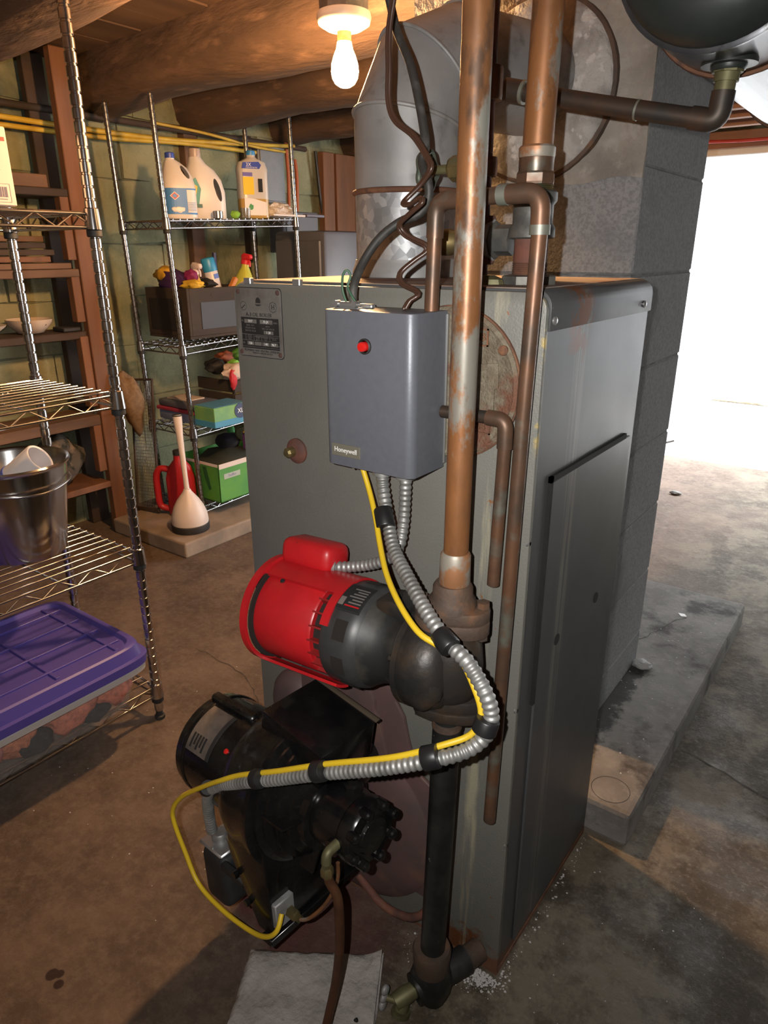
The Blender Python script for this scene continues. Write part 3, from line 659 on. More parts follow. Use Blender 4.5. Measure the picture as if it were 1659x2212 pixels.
MB().tube([(-.0365,-.02,1.004),(-.042,-.02,.794)], .0092, 16).build('leg', m_copper_dark, t3, smooth=40)

# expansion tank line and tank
tp = thing('tank_feed_pipe', 'dark brown copper pipe running across the chimney up to the tank', 'pipe', (-.05,.25,1.40))
ty = .25
MB().tube([(-.185,ty,1.473),(-.05,ty,1.441),(.085,ty,1.4105)], .0128, 18).build('cross_run', m_copper_brown, tp, smooth=40)
MB().tube([(-.205,ty,1.478),(-.172,ty,1.470)], .0158, 18).build('coupling', m_copper_brown, tp, smooth=40)
MB().tube([(-.176,ty,1.471),(-.171,ty,1.4697)], .0166, 18).build('solder_ring', m_solder, tp, smooth=40)
MB().tube([(.0,ty,1.4295),(.003,ty,1.4288)], .0135, 18).build('solder_ring', m_solder, tp, smooth=40)
MB().tube(bendpath([(.075,ty,1.4128),(.109,ty,1.405),(.111,ty,1.440)], .026, 8), .0148, 18).build('elbow', m_copper_brown, tp, smooth=40)
MB().tube([(.111,ty,1.436),(.112,ty,1.456)], .0130, 18).build('riser', m_brass_dull, tp, smooth=40)
MB().tube([(.112,ty,1.450),(.1125,ty,1.462)], .0155, 18).build('adapter', m_brass_dull, tp, smooth=40)
MB().tube([(.1125,ty,1.460),(.113,ty,1.472)], .0195, 8).build('hex_nut', m_brass_dull, tp)
tk = thing('expansion_tank', 'dark green steel expansion tank hanging under the ceiling at upper right', 'tank', (.10,.5,1.49))
tcx, tcz, tr = .108, 1.594, .125
prof = [(.0,.118),(.05,.121),(.085,.128),(.108,.140),(.119,.155),(.121,.17)]
MB().lathe(prof, (tcx,0,tcz), 'y', 56).build('end_cap', m_greytank, tk, smooth=50)
MB().lathe([(.121,.168),(.1265,.170),(.1265,.176),(.125,.180),(.125,.98),(.121,1.0),(.08,1.03),(0,1.04)], (tcx,0,tcz), 'y', 56).build('shell', m_greytank2, tk, smooth=40)
for yy in (.31, .90): MB().tube([(tcx+(.127)*math.sin(a*math.pi/24), yy, tcz-(.127)*math.cos(a*math.pi/24)) for a in range(48)], .0035, 6, closed=True).build('strap_band', m_rust, tk, smooth=60)
for yy in (.31, .90):
    for sx in (-1, 1): MB().box(tcx+sx*.127-.006, tcx+sx*.127+.006, yy-.0015, yy+.0015, tcz, 1.83).build('hanger_strap', m_iron, tk)
MB().lathe([(.034,1.468),(.034,1.474),(.028,1.480),(.026,1.486)], (.113,ty,0), 'z', 28).build('tapping_boss', m_greytank, tk, smooth=40)
MB().lathe([(.020,1.462),(.022,1.465),(.022,1.472)], (.113,ty,0), 'z', 20).build('tapping_neck', m_greytank, tk, smooth=40)

# ================================================================ CONTROLLER
CT = thing('boiler_controller', 'blue-grey boiler relay box with red reset button mounted on boiler front', 'control box', (-.215,-.046,.952))
bx = MB(); b = bmesh.new(); bmesh.ops.create_cube(b, size=1)
for v in b.verts: v.co = Vector((-.215+v.co.x*.154, -.051+v.co.y*.082, 1.062+v.co.z*.220))
ve = [e for e in b.edges if abs(e.verts[0].co.z-e.verts[1].co.z) > .1 and e.verts[0].co.y < -.06]
bmesh.ops.bevel(b, geom=ve, offset=.013, segments=6, profile=.5, affect='EDGES')
oe = [e for e in b.edges if e.calc_face_angle(0) > 1.2 and abs(e.verts[0].co.z-e.verts[1].co.z) < .01]
bmesh.ops.bevel(b, geom=oe, offset=.0015, segments=2, profile=.5, affect='EDGES')
bx.bm(b).build('cover', m_ctrl, CT, smooth=35)
MB().box(-.288, -.136, -.012, -.0005, .958, 1.168, .001).build('back_plate', m_ctrlback, CT)
bt = MB().lathe([(.0105,0),(.0105,-.003),(.009,-.0045),(.0078,-.003),(.0078,0)], (-.2155,-.092,1.1268), 'y', 28).build('button_bezel', m_blackdull, CT, smooth=40)
MB().lathe([(.0065,-.001),(.0065,-.009),(.0055,-.0105),(.003,-.0108)], (-.2155,-.092,1.1268), 'y', 24).build('reset_button', m_redbtn, bt, smooth=40)
lb = MB().box(-.2785, -.2265, -.0936, -.091, .967, .985, .0004).build('brand_label', m_label_olive, CT)
text('Honeywell', .0105, (-.2525,-.0938,.9765), RF, m_white, lb, sx=.92)
MB().box(-.27, -.235, -.052, -.042, 1.1722, 1.178, .0015).build('cable_clamp', m_silver, CT)
MB().box(-.288, -.248, -.068, -.036, 1.172, 1.1735).build('knockout_washer', m_silver, CT)
cl = MB().box(-.284, -.256, -.066, -.058, 1.1735, 1.181, .002).build('clamp_bar', m_silver, CT)
for xx in (-.287, -.254): MB().lathe([(.0045,-.068),(.0045,-.058)], (xx,0,1.178), 'y', 12).build('clamp_screw', m_silver, CT, smooth=40)
for (xx, yy) in ((-.2185,-.05),(-.18,-.045)): MB().lathe([(.015,.936),(.015,.946),(.012,.952)], (xx,yy,0), 'z', 16).build('conduit_connector', m_conduit, CT, smooth=40)
MB().tube(smoothpath([(-.292,-.02,1.125),(-.303,-.02,1.11),(-.304,-.02,1.09),(-.292,-.02,1.068)]), .0022, 8).build('loop_wire', m_tape, CT, smooth=60)
MB().tube([(-.268,-.07,.951),(-.255,-.072,.944)], .0016, 6).build('wire_stub', m_silver, CT)

# ================================================================ CIRCULATOR
CP = thing('circulator_pump', 'red and black circulator pump between the copper riser and black iron pipe', 'pump', (-.062,-.10,.61))
cx, cy = -.062, -.10
def ovalflange(z0, z1, mat, name, zb=None, ang=20):
    P = []
    for k in range(40):
        a = 2*math.pi*k/40; r = .031 + .022*abs(math.cos(a))**3.2; P.append((cx+r*math.cos(a+math.radians(ang)), cy+r*math.sin(a+math.radians(ang))))
    return MB().prism(P, 'xy', z0, z1, .003).build(name, mat, CP, smooth=40)
ovalflange(.772, .790, m_castrust, 'flange'); ovalflange(.750, .771, m_castrust, 'flange')
MB().lathe([(.034,.788),(.032,.800),(.028,.806),(.0275,.818),(.024,.824)], (cx,cy,0), 'z', 28).build('flange_hub', m_castrust, CP, smooth=40)
ovalflange(.612, .629, m_castblack, 'flange'); ovalflange(.631, .650, m_castblack, 'flange')
for s in (-1, 1):
    for (z0, z1, mm_) in ((.742,.800,m_castrust),(.602,.660,m_castblack)):
        bxp = (cx+s*.043*math.cos(math.radians(20)), cy+s*.043*math.sin(math.radians(20)))
        MB().lathe([(.0085,z0),(.0085,z0+.009),(.005,z0+.0095),(.005,z1-.0095),(.009,z1-.009),(.009,z1)], (bxp[0],bxp[1],0), 'z', 6).build('flange_bolt', mm_, CP)
ax0, ax1 = Vector((-.085,-.105,.702)), Vector((-.455,-.118,.690))
axd = (ax1-ax0).normalized(); Rm = axd.to_track_quat('X', 'Z').to_matrix().to_4x4(); AX = Matrix.Translation(ax0) @ Rm
# volute: two blended bulges between the flanges
vo = MB().lathe([(.030,.645),(.038,.652),(.044,.670),(.047,.70),(.044,.730),(.036,.746),(.030,.752)], (cx,cy,0), 'z', 32)
vo.build('volute', m_castblack, CP, smooth=60)
MB().lathe([(.020,-.040),(.048,-.036),(.062,-.026),(.069,-.010),(.071,.006),(.071,.022),(.067,.027),(.060,.029)], (0,0,-.008), 'x', 36).mv(AX).build('volute_face', m_castblack, CP, smooth=45)
MB().lathe([(.064,.024),(.064,.034),(.059,.038),(.058,.056),(.062,.072),(.072,.090)], (0,0,0), 'x', 36).mv(AX).build('bearing_bracket', m_dustyblack, CP, smooth=50)
MB().prism([(.030,.050),(.086,.060),(.086,.076),(.060,.080),(.034,.074)], 'xz', -.026, .022, .004).mv(AX).build('oil_cover', m_castblack, CP, smooth=40)
MB().lathe([(.066,.020),(.0735,.022),(.0735,.030),(.066,.032)], (0,0,-.006), 'x', 40).mv(AX).build('bracket_flange', m_castblack, CP, smooth=40)
for a_ in (20, 92, 164, 236, 308): MB().lathe([(.0055,.028),(.0055,.037)], (0, .064*math.cos(math.radians(a_)), -.006+.064*math.sin(math.radians(a_))), 'x', 6).mv(AX).build('bracket_bolt', m_castblack, CP)
MB().lump((-.006,.045,-.02), (.030,.022,.040), 4, .12, sub=3).mv(AX).build('volute_swell', m_castblack, CP, smooth=60)
MB().lathe([(.006,.076),(.006,.083)], (.06,0,0), 'z', 10).mv(AX).build('oil_cap', m_dark, CP)
m_bell = M('satin_black', (.042,.042,.043), .42, .1, c2=(.032,.032,.032), scale=30)
m_ventdark = M('vent_shadow', (.012,.008,.006), .9)  # near-black tone standing in for shade inside the motor's openings
eb = MB().lathe([(.066,.086),(.077,.096),(.0805,.110),(.0805,.146),(.077,.152)], (0,0,0), 'x', 44).mv(AX).build('end_bell', m_bell, CP, smooth=40)
for k in range(9):     # dark strips on the end bell, painted shade of its vent windows
    a = math.radians(-10 + k*40); 
    P = []
    for j in range(7):
        aa = a + math.radians(-11+22*j/6); P.append((.0808*math.cos(aa), .0808*math.sin(aa)))
    vs = []; fs = []
    for j, (yy, zz) in enumerate(P): vs += [(.106,yy,zz),(.128,yy,zz)]
    for j in range(6): fs.append((2*j,2*j+1,2*j+3,2*j+2))
    MB().add(vs, fs).mv(AX).build('vent_shade', m_ventdark, eb)
MB().lathe([(.074,.172),(.0765,.175),(.0765,.282),(.072,.292),(.05,.297),(.02,.299)], (0,0,0), 'x', 48).mv(AX).build('motor_shell', m_red, CP, smooth=40)
for k in range(22):    # cooling fins showing at the shell's open end
    a = 2*math.pi*k/22
    MB().box(.150, .176, -.0014, .0014, .060, .0765, mtx=AX @ Matrix.Rotation(a, 4, 'X')).build('cooling_fin', m_reddark, CP)
MB().lathe([(.066,.146),(.066,.176)], (0,0,0), 'x', 36).mv(AX).build('fin_gap_shade', m_ventdark, CP, smooth=40)  # black band, shade of the recess between the fins put into colour
MB().lathe([(.082,.287),(.082,.291)], (0,0,0), 'x', 36).mv(AX).build('rear_gap_shade', m_ventdark, CP, smooth=40)  # added black disc, painted shade for the gap behind the shell
# cradle: red saddle straps along top and bottom with end hoop
def arcstrip(x0, x1, a0, a1, r0, r1, n=10):
    vs = []; fs = []
    for j in range(n+1):
        a = math.radians(a0+(a1-a0)*j/n)
        for (xx, rr) in ((x0,r0),(x1,r0),(x1,r1),(x0,r1)): vs.append((xx, rr*math.cos(a), rr*math.sin(a)))
    for j in range(n):
        b_ = 4*j
        for k in range(4): fs.append((b_+k, b_+(k+1)%4, b_+4+(k+1)%4, b_+4+k))
    fs.append((0,1,2,3)); fs.append((4*n,4*n+1,4*n+2,4*n+3))
    return MB().add(vs, fs).mv(AX)
arcstrip(.140, .300, 66, 150, .0775, .0835).build('saddle', m_red, CP, smooth=40)
arcstrip(.140, .300, -72, -50, .085, .0895).build('lower_strap', m_red, CP, smooth=40)
arcstrip(.292, .303, -72, 150, .083, .089, 30).build('end_hoop', m_red, CP, smooth=40)
arcstrip(.138, .152, 30, 150, .0785, .0835, 20).build('front_hoop', m_red, CP, smooth=40)
wb_ = MB().box(.196, .300, -.050, .012, .075, .122, .016, 3).mv(AX @ Matrix.Rotation(math.radians(12), 4, 'X')).build('wiring_box', m_red, CP, smooth=40)
MB().lathe([(.004,.0835),(.003,.0855)], (.25,0,0), 'z', 10).mv(AX @ Matrix.Rotation(math.radians(-28), 4, 'X')).build('screw', m_dark, CP)
# data label wrapped on the bell
arcstrip(.095, .140, 50, 88, .0806, .0816, 8).build('data_label', m_blackdull, CP, smooth=40)
lab = arcstrip(.0965, .1385, 52, 86, .0818, .0820, 8).build('label_border', m_dark, CP)
for j in range(7):
    arcstrip(.099, .125-.004*(j%3), 56+j*3.8, 57.6+j*3.8, .0821, .0823, 2).build('label_line', m_silver if j else m_red, CP)
arcstrip(.128, .137, 56, 66, .0821, .0823, 3).build('label_line', m_silver, CP)

# black iron pipe and bottom tee
bp = thing('black_iron_pipe', 'black iron pipe running from the circulator down to a floor tee', 'pipe', (-.07,-.10,.0))
MB().tube([(-.0635,-.10,.612),(-.070,-.10,.35),(-.0775,-.10,.105)], .0212, 26).build('tube', m_blackpipe, bp, smooth=40)
MB().tube([(-.0636,-.10,.600),(-.0640,-.10,.588)], .0225, 26).build('thread_band', m_castrust, bp, smooth=40)
MB().lathe([(.026,.060),(.030,.066),(.0325,.10),(.0335,.118),(.031,.124),(.024,.124)], (-.0785,-.10,0), 'z', 28).build('tee_hub', m_castrust, bp, smooth=40)
te = MB().loft([(.0,0,0,.020,.020,2),(.02,0,0,.033,.033,3),(.055,0,0,.035,.035,3),(.075,0,0,.031,.031,2)], 24); te.mv(Matrix.Translation((-.0785,-.10,.0005))).build('tee_body', m_blackpipe, bp, smooth=50)
MB().tube([(-.0785,-.10,.045),(-.060,-.065,.047),(-.047,-.035,.048)], [.026,.024,.025], 22).build('tee_branch', m_dustyblack, bp, smooth=50)
MB().tube([(-.047,-.035,.048),(-.036,-.004,.049)], .021, 20).build('boiler_nipple', m_castrust, bp, smooth=40)
MB().tube([(-.0785,-.10,.042),(-.094,-.13,.038)], [.029,.027], 22).build('tee_branch', m_blackpipe, bp, smooth=50)
dv = thing('drain_valve', 'tarnished brass drain cock at the foot of the black iron pipe', 'valve', (-.1,-.15,.0))
MB().tube([(-.092,-.125,.038),(-.103,-.146,.034),(-.112,-.163,.030)], [.013,.016,.014], 14).build('body', m_brass_dull, dv, smooth=50)
MB().tube([(-.103,-.148,.034),(-.102,-.158,.014)], [.013,.0125], 14).build('spout', m_brass_dull, dv, smooth=50)
MB().tube([(-.1019,-.1585,.013),(-.1016,-.161,.006)], [.0165,.0165], 18).build('spout_ring', m_brass_dull, dv, smooth=40)
MB().tube([(-.1016,-.1608,.0065),(-.1015,-.1614,.0052)], [.012,.012], 18).build('spout_bore', m_galvdull, dv, smooth=40)
MB().tube([(-.110,-.160,.031),(-.128,-.165,.030)], .006, 10).build('stem', m_brass_dull, dv, smooth=50)
kp = MB()
for k in range(3): kp.lump((-.131, -.168+(k-1)*.004, .031+(k-1)*.014), (.006,.010,.010), k, .15, sub=2)
kp.build('handle', m_galvdull, dv, smooth=60)

# ================================================================ BURNER
BN = thing('oil_burner', 'black oil burner with motor and fuel pump bolted to the boiler base', 'burner', (-.33,-.172,.40), (0, math.radians(-3), math.radians(-5)), local=True)
L = dict(local=True)
def bl(mb, name, mat, parent=None, smooth=40): return mb.build(name, mat, parent or BN, smooth=smooth, local=True)
mo = bl(MB().lathe([(.04,-.215),(.080,-.213),(.091,-.205),(.093,-.19),(.093,-.02),(.088,-.015)], (0,0,-.012), 'x', 48), 'motor', m_black)
bl(MB().lathe([(.0935,-.190),(.0950,-.188),(.0950,-.180),(.0935,-.178)], (0,0,-.012), 'x', 48), 'motor_band', m_black, mo)
bl(MB().box(-.20, -.08, -.006, .014, .074, .092, .004), 'motor_ridge', m_black, mo)
def bstrip(x0, x1, a0, a1, r0, r1, n=10):
    vs = []; fs = []
    for j in range(n+1):
        a = math.radians(a0+(a1-a0)*j/n)
        for (xx, rr) in ((x0,r0),(x1,r0),(x1,r1),(x0,r1)): vs.append((xx, rr*math.cos(a), -.012+rr*math.sin(a)))
    for j in range(n):
        for k in range(4): fs.append((4*j+k, 4*j+(k+1)%4, 4*j+4+(k+1)%4, 4*j+4+k))
    fs.append((0,1,2,3)); fs.append((4*n,4*n+1,4*n+2,4*n+3)); return MB().add(vs, fs)
m_motorlabel = M('motor_label', (.20,.165,.14), .45, .4, c2=(.13,.11,.095), scale=40)
bl(bstrip(-.178, -.112, 98, 152, .0932, .0940), 'data_plate', m_motorlabel, mo)
bl(bstrip(-.120, -.1115, 98, 152, .0941, .0945), 'plate_band', m_blackdull, mo)
for j in range(5): bl(bstrip(-.170+j*.008, -.165+j*.008, 132, 148-(j%2)*4, .0941, .0943, 4), 'print_line', m_blackdull, mo)
bl(MB().lathe([(.0045,.0925),(.0045,.0955),(.003,.0965)], (-.080,0,0), 'z', 14).mv(Matrix.Translation((0,0,-.012)) @ Matrix.Rotation(math.radians(42), 4, 'X')), 'reset_button', m_redbtn, mo)
hs_ = bl(MB().lathe([(.094,-.050),(.108,-.046),(.118,-.036),(.124,-.020),(.126,.0),(.126,.030),(.128,.034),(.128,.046),(.116,.050)], (0,.0,0), 'x', 56), 'blower_housing', m_black)
bl(MB().prism([(-.046,-.03),(-.046,-.10),(.014,-.225),(.052,-.225),(.052,-.03)], 'xz', -.105, .14, .005), 'housing_base', m_black, hs_)
bl(MB().prism([(-.062,-.085),(-.050,-.125),(.008,-.232),(.014,-.225),(-.044,-.10)], 'xz', -.098, .12, .001), 'base_cover', M('dusty_tan_metal', (.085,.062,.042), .8, c2=(.05,.038,.028), scale=14), hs_)
for (xx, zz) in ((-.03,-.15),(-.005,-.195)): bl(MB().lathe([(.006,-.112),(.006,-.104)], (xx,0,zz+.012), 'y', 6), 'cover_bolt', m_black, hs_)
for a in (30, 100, 160, 215, 300): bl(MB().lathe([(.0065,-.050),(.0065,-.040)], (0, .106*math.cos(math.radians(a)), .106*math.sin(math.radians(a))), 'x', 6), 'rim_bolt', m_black, hs_)
bl(MB().lathe([(.112,.046),(.112,.058),(.103,.062),(.103,.070),(.092,.074),(.092,.084),(.080,.088),(.080,.098),(.068,.104),(.066,.116),(.050,.122)], (0,-.004,.006), 'x', 56), 'stepped_cover', m_black, None, 30)
for a in (75, 150, 225, 330): bl(MB().box(.05, .112, -.002, .002, .066, .106, mtx=Matrix.Translation((0,-.004,.006)) @ Matrix.Rotation(math.radians(a), 4, 'X')), 'cover_rib', m_black)
fp = bl(MB().lathe([(.044,.112),(.050,.120),(.052,.135),(.052,.165),(.049,.176),(.052,.180),(.052,.198),(.048,.204),(.030,.206),(.028,.211),(.018,.212)], (0,-.012,.014), 'x', 40), 'fuel_pump', m_black, None, 35)
for k in range(8):
    a = 2*math.pi*(k+.3)/8
    bl(MB().lathe([(.0085,.198),(.0085,.213),(.006,.216)], (0, -.012+.046*math.cos(a), .014+.046*math.sin(a)), 'x', 10), 'pump_bolt', m_black, fp, 30)
bl(MB().lathe([(.016,0),(.016,.016),(.011,.018),(.011,.030)], (.155,.004,.056), 'z', 8), 'pump_plug', m_black, fp)
bl(MB().lathe([(.013,-.070),(.013,-.045)], (.176,0,.012), 'y', 16), 'pump_port', m_black, fp)
bl(MB().tube(bendpath([(.182,-.060,.020),(.182,-.084,.018),(.182,-.086,.002)], .014, 5), .0078, 12), 'brass_elbow', m_brass_dull, fp, 50)
bl(MB().lathe([(.0085,-.022),(.0100,-.019),(.0100,-.008),(.0082,-.004)], (.182,-.086,0), 'z', 6), 'flare_nut', m_brass, fp)
bl(MB().prism([(-.02,.09),(.118,.062),(.132,.128),(-.006,.156)], 'xz', -.035, .085, .004), 'transformer', m_black)
bl(MB().prism([(-.008,.153),(.134,.126),(.136,.130),(-.007,.157)], 'xz', .083, .092, .001), 'transformer_gasket', M('gasket_tan', (.06,.042,.026), .8))
bl(MB().lathe([(.055,.10),(.055,.172)], (.01,0,-.03), 'y', 32), 'air_tube', m_black)
# junction box hung at the motor side
jb = bl(MB().box(-.180, -.108, -.085, -.020, -.30, -.185, .016, 3), 'junction_box', m_blackdull)
bl(MB().box(-.188, -.118, -.080, -.022, -.187, -.180, .003), 'junction_cover', m_silver, jb)
for (xx, yy) in ((-.182,-.05),(-.128,-.035),(-.15,-.075)): bl(MB().lathe([(.0035,-.182),(.003,-.176)], (xx,yy,0), 'z', 10), 'cover_screw', m_silver, jb)
bl(MB().lathe([(.016,-.182),(.016,-.170),(.013,-.166)], (-.16,-.05,0), 'z', 16), 'box_connector', m_conduit, jb)
bl(MB().box(-.118, -.05, -.085, -.07, -.205, -.188, .004), 'junction_arm', m_blackdull, jb)
# nozzle-line bracket low on the right face
nb_ = bl(MB().box(.050, .062, -.100, -.060, -.205, -.155, .002), 'nozzle_bracket', m_galvdull)
bl(MB().lathe([(.010,.060),(.010,.078),(.007,.080),(.007,.088)], (0,-.072,-.185), 'x', 6), 'brass_fitting', m_brass, nb_)
bl(MB().tube(smoothpath([(.088,-.072,-.185),(.105,-.066,-.175),(.13,-.05,-.14),(.15,-.04,-.09),(.155,-.04,-.05)]), .0032, 8), 'nozzle_line', m_copper, nb_, 60)
bl(MB().box(.03, .058, -.112, .13, -.236, -.222, .002), 'bottom_flange', m_black)

# ================================================================ CONDUITS AND CABLES
def conduit(path, r, pitch=.0085):
    P = smoothpath(path, .002); out = [P[0]]; acc = 0
    fine = []; dist = 0; st = pitch/6; nxt = 0
    for i in range(1, len(P)):
        seg = (P[i]-P[i-1]).length
        while nxt <= dist+seg:
            fine.append(P[i-1].lerp(P[i], (nxt-dist)/max(seg,1e-9))); nxt += st
        dist += seg
    rs = [r*(1 - .17*(.5-.5*math.cos(2*math.pi*(i % 6)/6))) for i in range(len(fine))]
    return MB().tube(fine, rs, 14)
c1 = [(-.2185,-.05,.938),(-.213,-.055,.913),(-.19,-.075,.876),(-.162,-.10,.848),(-.114,-.135,.831),(-.05,-.175,.806),(-.012,-.19,.789),(.021,-.20,.779),(.049,-.205,.751),(.059,-.205,.723),(.057,-.21,.698),(.04,-.225,.676),(.009,-.25,.663),(-.061,-.27,.628),(-.148,-.28,.583),(-.234,-.285,.532),(-.317,-.285,.482),(-.382,-.275,.435),(-.433,-.26,.383),(-.468,-.24,.315),(-.490,-.222,.236)]
k1 = thing('flexible_conduit', 'long ribbed metal conduit sweeping from controller past the pump to burner', 'conduit', (-.2,-.2,.5))
conduit(c1, .0104).build('ribbed_tube', m_conduit, k1, smooth=70)
SP = smoothpath(c1, .004)
def tapeat(target, ln=.016, r=.0125):
    r *= 1.12
    i = min(range(len(SP)), key=lambda j: (SP[j]-Vector(target)).length); t_ = (SP[min(i+1,len(SP)-1)]-SP[i-1]).normalized()
    off = Vector((-.003,-.005,.005)); a = SP[i]-t_*ln+off; b_ = SP[i]+t_*ln+off
    MB().tube([a, a.lerp(b_,.06), a.lerp(b_,.94), b_], [r*.95,r,r*1.03,r*.97], 18).build('tape_wrap', m_tape, k1, smooth=40)
tapeat((-.19,-.075,.876), .015, .0125); tapeat((-.012,-.19,.789), .013, .0125); tapeat((.058,-.208,.708), .009, .0135); tapeat((.009,-.25,.663), .010, .0135); tapeat((-.148,-.28,.583), .009, .013); tapeat((-.265,-.285,.513), .008, .013); tapeat((-.420,-.265,.398), .006, .0115)
k2 = thing('pump_conduit', 'short ribbed metal conduit from controller to the red pump motor', 'conduit', (-.2,-.05,.8))
conduit([(-.18,-.045,.939),(-.181,-.045,.902),(-.18,-.05,.867),(-.181,-.06,.833),(-.20,-.065,.808),(-.241,-.068,.788),(-.285,-.080,.778),(-.315,-.090,.778)], .0094).build('ribbed_tube', m_conduit, k2, smooth=70)
MB().tube([(-.286,-.081,.778),(-.304,-.087,.778)], .0125, 14).build('connector', m_conduit, k2, smooth=40)
yc = [(-.257,-.055,.954),(-.235,-.062,.913),(-.2065,-.084,.882),(-.178,-.111,.854),(-.139,-.148,.832),(-.092,-.183,.815),(-.050,-.203,.799),(-.024,-.202,.790),(.004,-.192,.776),(.034,-.203,.748),(.046,-.207,.722),(.044,-.214,.702),(.034,-.222,.689),(.012,-.240,.679),(-.02,-.256,.662),(-.06,-.268,.642),(-.148,-.279,.597),(-.234,-.285,.546),(-.317,-.285,.496),(-.360,-.288,.466),(-.411,-.285,.425),(-.48,-.28,.364),(-.513,-.28,.32),(-.517,-.28,.286),(-.495,-.28,.229),(-.458,-.285,.181),(-.392,-.29,.17),(-.316,-.295,.181),(-.27,-.30,.206),(-.248,-.296,.232),(-.252,-.28,.250)]
P = smoothpath(yc, .006)
ycab = tag(MB().tube(P, .0042, 10).build('thermostat_cable', m_yellow, smooth=60), 'thin yellow cable taped along conduit and looping left of the burner', 'cable')
flp = [(-.156,-.272,.395),(-.154,-.271,.375),(-.144,-.268,.355),(-.138,-.270,.325),(-.141,-.268,.25),(-.156,-.262,.16),(-.164,-.270,.095),(-.162,-.290,.058),(-.15,-.33,.040),(-.12,-.42,.022),(-.06,-.6,.010),(.02,-.9,.009)]
tag(MB().tube(smoothpath(flp, .006), .0074, 14).build('fuel_line', M('oil_line_copper', (.13,.055,.026), .5, .5, c2=(.085,.04,.022), scale=20), smooth=60), 'brown copper fuel line dropping from burner pump across the pale mat', 'fuel line')
bk = [(-.271,-.048,1.178),(-.273,-.042,1.203),(-.273,-.02,1.233),(-.259,0,1.264),(-.238,.02,1.285),(-.213,.03,1.295),(-.205,.04,1.314),(-.206,.04,1.337),(-.223,.05,1.362),(-.225,.06,1.392),(-.262,.08,1.483),(-.308,.10,1.554),(-.33,.10,1.66),(-.335,.11,1.80)]
tag(MB().tube(smoothpath(bk), .0062, 12).build('power_cable', m_cordblack, smooth=60), 'thick dusty black cable curving from controller top up beside the flue', 'cable')
cr = [(-.225,.03,1.80),(-.25,.03,1.60),(-.266,.03,1.523),(-.267,.03,1.475),(-.267,.03,1.437),(-.256,.03,1.413),(-.226,.03,1.392),(-.2,.025,1.364),(-.191,.02,1.349),(-.207,.02,1.33),(-.227,.01,1.309),(-.209,0,1.305),(-.187,-.01,1.311),(-.181,-.015,1.305),(-.202,-.015,1.291),(-.22,-.01,1.279),(-.212,-.005,1.266),(-.185,0,1.254),(-.183,0,1.245),(-.197,-.01,1.233),(-.211,-.02,1.218),(-.205,-.025,1.205),(-.178,-.03,1.196),(-.172,-.035,1.19),(-.181,-.04,1.184),(-.186,-.045,1.173)]
P = smoothpath(cr, .004)
tag(MB().tube(P, .0030, 10).tube([p+Vector((.0042,-.001,.0012)) for p in P], .0030, 10).build('lamp_cord', m_cordbrown, smooth=60), 'brown twin lamp cord coiling down to the controller top', 'cord')
tag(MB().tube(smoothpath([(-.272,-.060,1.178),(-.276,-.064,1.197),(-.278,-.06,1.216),(-.2745,-.055,1.2225),(-.271,-.052,1.214),(-.274,-.055,1.201),(-.266,-.056,1.188),(-.259,-.054,1.178)], .003), .0017, 8).build('ground_wire', m_greenwire, smooth=60), 'green ground wire looped above the controller clamp', 'wire')
# ================================================================ BULB
BX, BY = -.806, .60
LF = thing('bulb_fixture', 'bare glowing light bulb in a round porcelain holder under the ceiling', 'light', (BX,BY,1.6))
m_porc = M('porcelain', (.62,.56,.48), .35)
MB().lathe([(.018,1.712),(.040,1.716),(.058,1.726),(.062,1.738),(.060,1.748),(.050,1.752)], (BX,BY,0), 'z', 32).build('holder', m_porc, LF, smooth=50)
MB().lathe([(.055,1.750),(.056,1.80),(.050,1.802)], (BX,BY,0), 'z', 8).build('junction_box', m_iron, LF)
MB().box(BX-.035, BX+.035, BY-.05, BY+.05, 1.80, 1.999, .004).build('mounting_block', m_wood, LF)
MB().lathe([(.0155,1.690),(.0165,1.713)], (BX,BY,0), 'z', 20).build('screw_base', m_brass, LF, smooth=40)
m_bulb = M('glowing_glass', (1,.9,.75), .3, emit=(1.0,.56,.24,BULB_STRENGTH))
MB().lathe([(.003,1.6015),(.012,1.603),(.022,1.609),(.029,1.620),(.0315,1.634),(.030,1.650),(.025,1.665),(.019,1.678),(.016,1.692)], (BX,BY,0), 'z', 28).build('bulb', m_bulb, LF, smooth=80)

